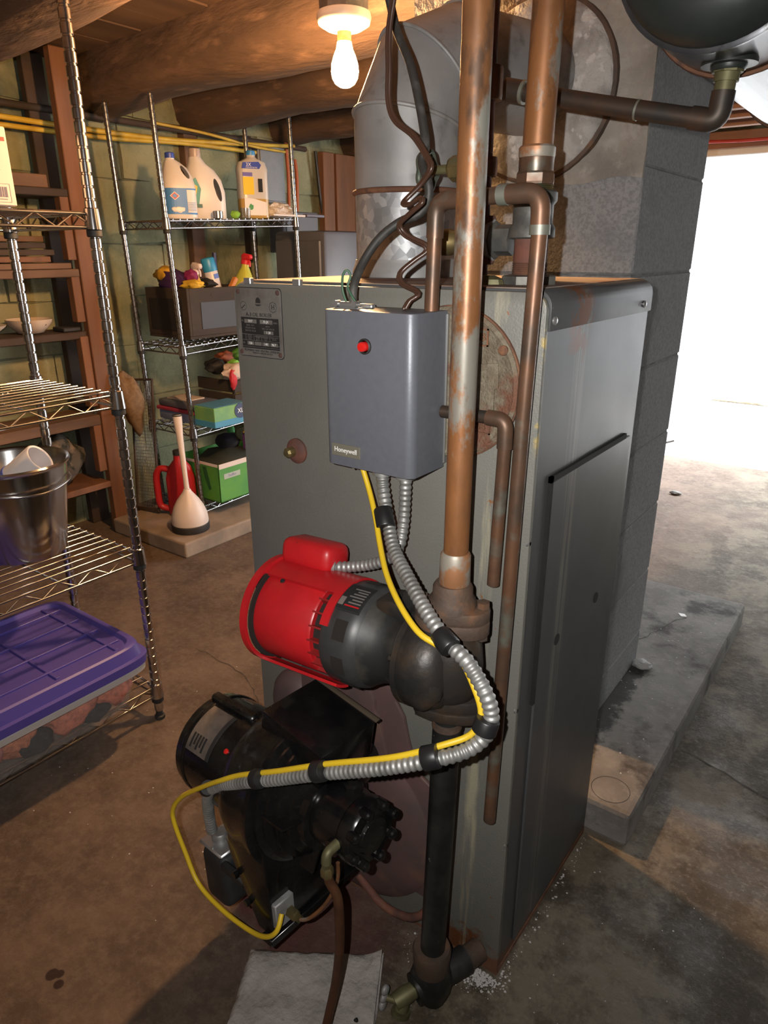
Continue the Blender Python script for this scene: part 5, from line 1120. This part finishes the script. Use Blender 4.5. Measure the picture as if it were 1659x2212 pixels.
# small bits on the upper shelf
tag(MB().lump((-2.21,1.52,rz(1.52,S1)+.018),(.018,.022,.017),3,.3).build('green_sponge', M('sponge_green', (.20,.42,.05), .9), smooth=60), 'small bright green sponge between the jugs and cleaner bottle', 'sponge')
tag(MB().lathe([(.017,.0),(.021,.003),(.023,.045),(.0205,.045),(.018,.005)], (-2.20,1.575,rz(1.57,S1)+.001), 'z', 24).build('glass_cup', M('clear_glass', (.8,.78,.72), .05, trans=.9), smooth=40), 'small clear glass cup beside the cleaner bottle', 'cup')
tag(MB().lathe([(.018,0),(.022,.002),(.022,.03),(.018,.032)], (-2.185,1.395,rz(1.39,S1)+.001), 'z', 20).build('tin_lid', m_chrome2, smooth=40), 'small metal cap standing in front of the detergent jug', 'cap')
tag(MB().lump((-2.25,1.83,rz(1.82,S1)+.035),(.06,.085,.034),6,.35,6.0,sub=4).build('white_lace_rag', M('white_knit', (.80,.72,.65), .95, c2=(.66,.58,.52), scale=90, bump=1, bscale=120, bdist=.01), smooth=70), 'crumpled white knitted rag behind the post on upper shelf', 'rag')
tag(MB().box(-2.19, -2.16, 1.715, 1.935, rz(1.8,S1)+.009, rz(1.8,S1)+.019, .003).mv(Matrix.Identity(4)).build('white_rod', m_pw), 'flat white strip lying along the upper shelf edge', 'strip')
tag(MB().box(-2.19, -2.155, 1.94, 2.07, rz(1.95,S1)+.005, rz(1.95,S1)+.019, .003).build('grey_rod', M('grey_purple', (.10,.09,.12), .5)), 'dark grey bar jutting past the upper shelf end', 'bar')
# crate with chalkboard panels
CR = thing('wooden_crate', 'brown wooden crate with chalkboard panels on the middle shelf', 'crate', (-2.33,1.39,rz(1.39,S2)))
m_cr = M('crate_wood', (.038,.026,.018), .8, c2=(.026,.018,.013), scale=14, stretch=(.3,.3,1), bump=.2)
m_chalk = M('chalkboard', (.012,.012,.014), .6); m_chalk2 = M('chalkboard_grey', (.050,.058,.078), .7)
cz0 = rz(1.38,S2)+.012; cz1 = cz0+.215; cx0_, cx1_, cy0_, cy1_ = -2.475, -2.185, 1.185, 1.60
MB().box(cx0_, cx1_, cy0_, cy1_, cz0, cz0+.012, .001).build('bottom', m_cr, CR)
for yy in (cy0_, cy1_-.014):
    MB().box(cx0_, cx1_, yy, yy+.014, cz0+.012, cz1, .002).build('end_board', m_cr, CR)
for xx in (cx0_, cx1_-.014): MB().box(xx, xx+.014, cy0_+.014, cy1_-.014, cz0+.012, cz1, .002).build('side_board', m_cr, CR)
MB().box(cx0_+.03, cx1_-.035, cy0_-.003, cy0_+.001, cz0+.035, cz1-.045).build('chalk_panel', m_chalk, CR)
MB().box(cx1_-.001, cx1_+.003, cy0_+.07, cy1_-.05, cz0+.04, cz1-.06).build('chalk_panel', m_chalk2, CR)
MB().prism([(cy0_+.14,cz1-.040),(cy0_+.21,cz1-.040),(cy0_+.22,cz1-.031),(cy0_+.21,cz1-.022),(cy0_+.14,cz1-.022),(cy0_+.13,cz1-.031)], 'yz', cx1_-.001, cx1_+.0015).build('grip_slot', M('grip_dark', (.03,.02,.015), .8), CR)
def lumpthing(name, label, cat, c, r, col, seed, amp=.35, col2=None): return tag(MB().lump(c, r, seed, amp, 4.0).build(name, M(name+'_col', col, .7, c2=col2 or tuple(q*.7 for q in col), scale=30), smooth=60), label, cat)
zt_ = cz1
lumpthing('purple_cloth', 'dark purple cloth bunched at the left of the crate', 'cloth', (-2.36,1.26,zt_+.025), (.09,.05,.05), (.045,.012,.075), 1)
lumpthing('yellow_glove', 'yellow rubber glove heaped on the purple cloth in the crate', 'glove', (-2.40,1.255,zt_+.055), (.06,.045,.035), (.55,.30,.02), 5)
lumpthing('magenta_cloth', 'magenta scrap of cloth beside the crate post', 'cloth', (-2.28,1.29,zt_+.045), (.035,.03,.03), (.20,.01,.08), 8)
lumpthing('yellow_duster', 'yellow duster at the crate front edge', 'duster', (-2.245,1.27,zt_+.012), (.05,.05,.022), (.60,.38,.03), 12)
lumpthing('black_cloth', 'black cloth scrap in the middle of the crate', 'cloth', (-2.30,1.40,zt_+.012), (.05,.045,.022), (.015,.013,.013), 14)
def spray(name, label, x, y, z0, bodycol, headcol, tilt=0, hgt=.16, r=.032):
    T = thing(name, label, 'spray bottle', (x,y,z0), (tilt, math.radians(4), 0), local=True)
    MB().loft([(0,0,0,r*.95,r*.8,3),(.004,0,0,r,r*.85,3),(hgt*.62,0,0,r,r*.85,3),(hgt*.82,0,0,r*.7,r*.6,2.4),(hgt*.95,0,0,r*.38,r*.38,2),(hgt,0,0,r*.38,r*.38,2)], 24).build('bottle', M(name+'_body', bodycol, .35), T, smooth=50, local=True)
    hm = M(name+'_head', headcol, .4)
    MB().lathe([(r*.45,hgt),(r*.48,hgt+.018),(r*.35,hgt+.022)], (0,0,0), 'z', 16).build('collar', hm, T, smooth=40, local=True)
    MB().prism([(-.02,hgt+.02),(.03,hgt+.024),(.036,hgt+.034),(.03,hgt+.046),(-.012,hgt+.05),(-.026,hgt+.035)], 'xz', -.010, .010, .003).build('nozzle_head', hm, T, smooth=40, local=True)
    MB().tube(smoothpath([(.014,0,hgt+.024),(.028,0,hgt+.012),(.030,0,hgt-.008)]), .0045, 8).build('trigger', hm, T, smooth=60, local=True)
    return T
spray('spray_bottle', 'white-headed spray bottle among yellow gloves in the crate', -2.30, 1.33, cz0+.1, (.55,.30,.03), (.62,.52,.48), hgt=.17)
spray('spray_bottle', 'yellow-green spray bottle with a red head in the crate', -2.25, 1.550, cz0+.075, (.46,.46,.06), (.55,.02,.03), tilt=math.radians(-8), hgt=.235, r=.048)
AC = thing('aerosol_can', 'tilted white aerosol can with bright blue cap in the crate', 'aerosol can', (-2.275,1.455,cz0+.085), (0, math.radians(-6), 0), local=True)
AC.rotation_euler = (math.radians(10), math.radians(-6), 0)
MB().lathe([(.028,0),(.031,.003),(.031,.20),(.026,.21)], (0,0,0), 'z', 28).build('can', M('can_white', (.60,.56,.58), .35), AC, smooth=40, local=True)
MB().lathe([(.0315,.198),(.0325,.202),(.032,.25),(.028,.257),(.012,.26)], (0,0,0), 'z', 28).build('cap', M('cap_cyan', (.03,.24,.45), .4), AC, smooth=40, local=True)
MB().box(.0305, .0318, -.014, .014, .165, .185, .001).build('can_label', m_blue, AC, local=True)
BRH = thing('scrub_brush', 'dark blue brush handle sticking up behind the aerosol can', 'brush', (-2.33,1.475,cz0+.07), local=True)
MB().tube([(0,0,0),(.0,.004,.15),(.0,.006,.29)], [.010,.012,.009], 12).build('handle', M('navy_plastic', (.015,.02,.09), .4), BRH, smooth=50, local=True)
MB().box(-.02, .02, -.012, .012, -.002, .05, .004).build('brush_head', M('navy_bristle', (.02,.02,.05), .9), BRH, local=True)
tag(MB().box(-.012, .012, -.05, .05, 0, .02, .003).mv(Matrix.Translation((-2.225,1.485,cz1-.01)) @ Matrix.Rotation(math.radians(52), 4, 'X')).build('orange_box', M('orange_card', (.48,.17,.03), .6)), 'slim orange packet leaning in the crate beside the aerosol can', 'packet')
tag(MB().box(-.010, .010, -.045, .045, 0, .03, .002).mv(Matrix.Translation((-2.215,1.54,cz1-.018)) @ Matrix.Rotation(math.radians(38), 4, 'X')).build('label_packet', M('packet_cream', (.60,.44,.36), .6, c2=(.15,.30,.16), scale=30, lo=.55, hi=.6)), 'cream printed packet leaning in the crate under the spray bottle', 'packet')
tag(MB().lump((-2.195+.02,1.50,cz1-.031),(.010,.032,.009),3,.2,sub=2).build('tissue_wad', m_pw, smooth=60), 'pale wad of tissue in the crate grip slot', 'tissue')
# third shelf: tray of gloves, lidded box, wipes box
TR_ = thing('wooden_tray', 'low slatted wooden tray on the third rack shelf', 'tray', (-2.32,1.52,rz(1.52,S3)))
tz = rz(1.66,S3)+.016
MB().box(-2.45, -2.19, 1.42, 1.88, tz, tz+.01, .001).build('bottom', m_cr, TR_)
for zz in (.02,.085): MB().box(-2.204, -2.192, 1.42, 1.90, tz+zz, tz+zz+.055, .002).build('slat', m_cr, TR_); MB().box(-2.46, -2.204, 1.42, 1.432, tz+zz, tz+zz+.055, .002).build('slat', m_cr, TR_)
for yy in (1.425,1.885): MB().box(-2.216, -2.204, yy, yy+.012, tz+.01, tz+.14, .001).build('corner_post', m_cr, TR_)
lumpthing('white_work_glove', 'white work glove with red trim on top of the wooden tray', 'glove', (-2.22,1.455,tz+.185), (.05,.075,.04), (.58,.46,.40), 3, .45)
lumpthing('red_glove_cuff', 'red glove finger hanging over the tray edge', 'glove', (-2.19,1.415,tz+.15), (.014,.022,.045), (.50,.02,.03), 6, .3)
lumpthing('green_scrap', 'bright green cloth scrap on top of the white work glove', 'cloth', (-2.23,1.46,tz+.222), (.025,.03,.014), (.18,.42,.05), 9)
lumpthing('black_work_glove', 'black work glove at the left of the tray', 'glove', (-2.33,1.43,tz+.20), (.05,.05,.035), (.02,.018,.018), 11)
lumpthing('camo_cloth', 'grey patterned cloth at the right of the tray', 'cloth', (-2.23,1.57,tz+.185), (.045,.06,.04), (.16,.15,.16), 15, .3, (.05,.05,.06))
lumpthing('orange_glove', 'dark orange glove at the back of the tray', 'glove', (-2.36,1.52,tz+.23), (.04,.05,.03), (.26,.07,.03), 17)
lumpthing('green_tub_scrap', 'green plastic tub behind the gloves on the tray', 'tub', (-2.36,1.62,tz+.235), (.035,.045,.035), (.10,.30,.04), 19, .1)
z3 = rz(1.2,S3)+.006
LB = thing('lidded_box', 'see-through food box with a red-rimmed lid on the third shelf', 'food box', (-2.33,1.24,z3))
MB().box(-2.46, -2.20, 1.175, 1.335, z3, z3+.045, .008, 2).build('base', M('blue_grey_plastic', (.16,.19,.30), .35), LB, smooth=40)
MB().box(-2.468, -2.192, 1.167, 1.343, z3+.045, z3+.062, .004).build('red_rim', M('rim_red', (.30,.03,.06), .4), LB)
MB().box(-2.46, -2.20, 1.175, 1.335, z3+.062, z3+.095, .01, 2).build('lid', M('smoky_plastic', (.10,.10,.12), .3), LB, smooth=40)
tag(MB().box(-2.42, -2.27, 1.20, 1.30, z3+.0955, z3+.101, .001).build('paper_slip', M('paper_cream', (.46,.36,.28), .8)), 'cream paper slip lying on the red-rimmed food box', 'paper')
WX = thing('wipes_box', 'green and blue wipes box with a round badge on the third shelf', 'box', (-2.12,1.265,z3))
def wbox(name, T, x0, x1, y0, y1, z0, z1, m): return MB().box(x0, x1, y0, y1, z0, z1, .002).build(name, m, T)
zz = rz(1.35,S3)+.006
wbox('carton', WX, -2.185, -2.05, 1.165, 1.365, zz, zz+.09, M('wipes_green', (.18,.36,.10), .5, c2=(.12,.30,.12), scale=12))
wbox('blue_skirt', WX, -2.186, -2.049, 1.164, 1.366, zz, zz+.03, M('wipes_blue', (.05,.24,.40), .5))
wbox('top_panel', WX, -2.183, -2.052, 1.167, 1.363, zz+.09, zz+.093, M('wipes_blue_top', (.07,.22,.34), .5))
MB().lathe([(.034,0),(.034,.002)], (-2.0495,1.318,zz+.058), 'x', 28).build('badge', M('badge_navy', (.02,.03,.10), .5), WX)
text('XL', .03, (-2.0470,1.318,zz+.058), RX_, m_white, WX)
# bottom shelf: big diaper box, red jug, purple box
z4 = rz(1.2,S4)+.006
DB = thing('green_carton', 'large open green cardboard carton with white rim on the lowest shelf', 'carton', (-2.17,1.35,z4))
m_gc = M('carton_green', (.055,.24,.05), .5, c2=(.10,.30,.04), scale=5); m_gcd = M('carton_green_dark', (.02,.10,.03), .5)
zz = rz(1.38,S4)+.008; gx0, gx1, gy0, gy1, gh = -2.40, -2.085, 1.19, 1.56, .185
for q in ((gx0,gx1,gy0,gy0+.004),(gx0,gx1,gy1-.004,gy1),(gx0,gx0+.004,gy0,gy1),(gx1-.004,gx1,gy0,gy1)): MB().box(*q, zz, zz+gh, .0008).build('carton_wall', m_gc, DB)
MB().box(gx0, gx1, gy0, gy1, zz, zz+.004).build('carton_floor', m_gc, DB)
MB().box(gx1-.001, gx1+.0012, gy0+.004, gy1-.004, zz+gh-.022, zz+gh+.001).build('white_rim', m_pw, DB)
MB().box(gx0+.004, gx1-.004, gy0-.0012, gy0+.001, zz+gh-.012, zz+gh+.001).build('white_rim', m_pw, DB)
MB().box(gx1-.0005, gx1+.0012, gy0+.03, gy0+.13, zz+gh-.075, zz+gh-.05).build('logo_patch', M('logo_pale', (.38,.42,.36), .5), DB)
text('WET', .035, (gx1+.0012, gy0+.27, zz+gh-.055), RX_, m_gcd, DB); text('Swiffer', .018, (gx1+.0016, gy0+.08, zz+gh-.062), RX_, M('logo_violet', (.18,.12,.30), .5), DB)
MB().prism([(gx1-.11,zz+.165),(gx1-.085,zz+.165),(gx1-.07,zz+.11),(gx1-.06,zz+.06),(gx1-.075,zz+.05),(gx1-.10,zz+.11)], 'xz', gy0-.0015, gy0+.001).build('printed_leg', m_gcd, DB)
MB().prism([(gx0+.02,zz+.01),(gx1-.15,zz+.01),(gx1-.13,zz+.10),(gx0+.02,zz+.12)], 'xz', gy0-.0012, gy0+.001).build('dark_print', m_gcd, DB)
lumpthing('dark_cloth_heap', 'dark cloth heap filling the green carton', 'cloth', (-2.25,1.38,zz+.15), (.13,.15,.05), (.02,.025,.018), 22, .25)
tag(MB().box(-2.22, -2.14, 1.47, 1.55, zz+gh-.03, zz+gh+.075, .003).build('purple_box', M('purple_card', (.12,.04,.17), .5, c2=(.30,.20,.28), scale=14, lo=.5, hi=.6)), 'purple printed carton standing in the green carton', 'box')
lumpthing('yellow_rag', 'yellow rag on top of the purple carton', 'rag', (-2.18,1.50,zz+gh+.09), (.035,.04,.018), (.55,.36,.02), 25, .3)
lumpthing('black_bag', 'shiny black bag above the green carton', 'bag', (-2.27,1.42,zz+gh+.03), (.06,.05,.05), (.012,.012,.02), 27, .3)
lumpthing('green_bottle_top', 'small green bottle cap behind the black bag', 'cap', (-2.30,1.47,zz+gh+.08), (.02,.02,.03), (.04,.22,.05), 28, .1)
RJ = thing('red_jug', 'red plastic jug with an open handle behind the plunger', 'jug', (-2.30,1.165,.075), local=True)
RJ.location = (-2.30,1.085,.0702); RJ.rotation_euler = (0,0,math.radians(217)); RJ.scale = (1.12,1.12,1.08)
m_rj = M('red_plastic', (.42,.015,.02), .4)
MB().loft([(.0,-.04,0,.055,.030,3),(.006,-.04,0,.06,.034,3),(.17,-.04,0,.06,.034,3),(.22,-.04,0,.045,.03,2.5),(.25,-.04,0,.022,.022,2),(.275,-.04,0,.020,.020,2)], 24).build('body', m_rj, RJ, smooth=50, local=True)
MB().tube(smoothpath([(.005,0,.205),(.040,0,.21),(.060,0,.18),(.062,0,.10),(.055,0,.04),(.010,0,.025)]), .014, 12).build('handle', m_rj, RJ, smooth=60, local=True)
MB().lathe([(.022,.272),(.022,.29),(.018,.293)], (-.04,0,0), 'z', 18).build('cap', m_blackdull, RJ, smooth=40, local=True)

# ================================================================ FLOOR ITEMS
# folded felt mat in front of the burner
def matlayer(z, th_, seed, grow):
    c = Vector((-.255,-.265,0)); u = Vector((.205,.137,0)).normalized(); v = Vector((.085,-.14,0)).normalized(); nx, ny = 26, 40; vs = []; fs = []
    base = Vector((-.392,-.236,0))
    for j in range(ny+1):
        for i in range(nx+1):
            a = i/nx; b_ = j/ny; p = base + u*(a*.247) + v*(b_*.42) - u*(.012*b_)
            p += u*(grow*(a-.5)*2) + v*(grow*(b_-.5)*2)
            h = .006*mnoise.noise(Vector((a*4+seed, b_*7, 0))) + .003*mnoise.noise(Vector((a*13, b_*21, seed))) + .016*max(0, (a-.90)/.10)*max(0, 1-b_*3.5)
            e = min(a, 1-a, b_*1.6, (1-b_)*1.6); h -= .006*max(0, 1-e/.03)
            vs.append((p.x, p.y, z+th_+h))
    n1_ = len(vs)
    for j in range(ny):
        for i in range(nx): a = j*(nx+1)+i; fs.append((a, a+1, a+nx+2, a+nx+1))
    loop = list(range(nx+1)) + [j*(nx+1)+nx for j in range(1,ny+1)] + [ny*(nx+1)+i for i in range(nx-1,-1,-1)] + [j*(nx+1) for j in range(ny-1,0,-1)]
    for k in loop: vs.append((vs[k][0], vs[k][1], z))
    m_ = len(loop)
    for k in range(m_): fs.append((loop[k], loop[(k+1)%m_], n1_+(k+1)%m_, n1_+k))
    fs.append(tuple(n1_+k for k in range(m_)))
    return MB().add(vs, fs)
MT = thing('felt_mat', 'pale grey folded felt mat lying on the floor below the burner', 'mat', (-.2,-.3,0))
matlayer(.0005, .009, 1, .003).build('lower_layer', m_mat, MT, smooth=60); matlayer(.0115, .011, 5, 0).build('upper_layer', m_mat, MT, smooth=60)
tag(MB().lump((-.148,-.225,.027),(.0035,.0035,.003),3,.4,sub=2).build('soot_crumb', m_dark), 'tiny black soot crumb lying on the pale mat', 'crumb')
# flaked lime and paint crumbs at the boiler foot
random.seed(31); db = MB()
def chip(x, y, z, s):
    b = bmesh.new(); bmesh.ops.create_icosphere(b, subdivisions=1, radius=1)
    for v in b.verts: v.co = Vector((v.co.x*s*random.uniform(.6,1.3), v.co.y*s*random.uniform(.6,1.3), v.co.z*s*.25)) 
    db.bm(b, Matrix.Translation((x,y,z+s*.18)) @ Matrix.Rotation(random.random()*6, 4, 'Z'))
for k in range(900):
    u = random.random(); 
    if u < .68: x, y = random.gauss(-.030,.020), -abs(random.gauss(.0,.018))-.004
    elif u < .8: x, y = abs(random.gauss(0,.009))+.003, .42*random.random()**2
    elif u < .9: x, y = random.gauss(-.13,.025), random.gauss(-.03,.02)
    else: x, y = random.uniform(-.15,.35), random.uniform(-.25,.4)
    if -.57 < x < .001 and y > -.003: continue
    chip(x, y, 0, random.choice((.0005,.0007,.0010,.0013,.0017,.0026)) * (1 if u < .9 else .8))
for k in range(70):
    chip(random.uniform(-.1,.08), random.uniform(.5,1.5), .0935, random.choice((.001,.0015,.0025)))
for k in range(90): chip(random.uniform(-1.2,-.6), random.uniform(-.3,.9), 0, random.choice((.0008,.0012,.002)))
dbo = db.build('lime_flakes', M('white_lime', (.55,.53,.52), .9), loc=(0,0,0)); dbo['kind'] = 'stuff'; tag(dbo, 'white lime flakes and crumbs scattered at the boiler foot', 'debris')
tag(MB().lump((-.075,1.035,.104),(.028,.022,.012),7,.35,sub=3).build('stone_chunk', M('pale_stone', (.42,.42,.42), .9)), 'pale stone chunk lying on the slab beside the chimney', 'stone')
tag(MB().prism([(-.02,1.42),(.0,1.425),(.012,1.41),(-.005,1.402)], 'xy', .0932, .0945).mv(Matrix.Translation((-.06,.02,0))).build('white_flake', m_white), 'thin white paint flake on the slab near its far end', 'paint flake')
# broken lath outside the doorway and other scraps
tag(MB().box(-.006, .006, -.22, .22, 0, .012, .001).mv(Matrix.Translation((-.93,3.75,.02)) @ Matrix.Rotation(math.radians(-55), 4, 'Z') @ Matrix.Rotation(math.radians(14), 4, 'X')).build('broken_lath', m_iron), 'thin broken lath lying by the doorway behind the chimney', 'lath')
tag(MB().lump((-.50,3.0,.010),(.03,.02,.010),3,.3,sub=2).build('pebble', m_iron), 'small dark pebble on the bright floor by the doorway', 'stone')
# red cable and white pipe by the doorway ceiling
rope([(-1.2,3.36,1.785),(-.7,3.36,1.765),(-.45,3.36,1.757),(-.1,3.36,1.765),(.5,3.36,1.785)], .008, 'red_cable', 'red cable sagging under the joists above the doorway', 'cable', M('red_cable', (.42,.03,.025), .5))
rope([(-1.1,3.19,1.73),(-.95,3.19,1.725),(-.87,3.185,1.735),(-.83,3.185,1.81)], .008, 'white_pipe', 'white plastic tube bending up beside the doorway lintel', 'pipe', m_trim)
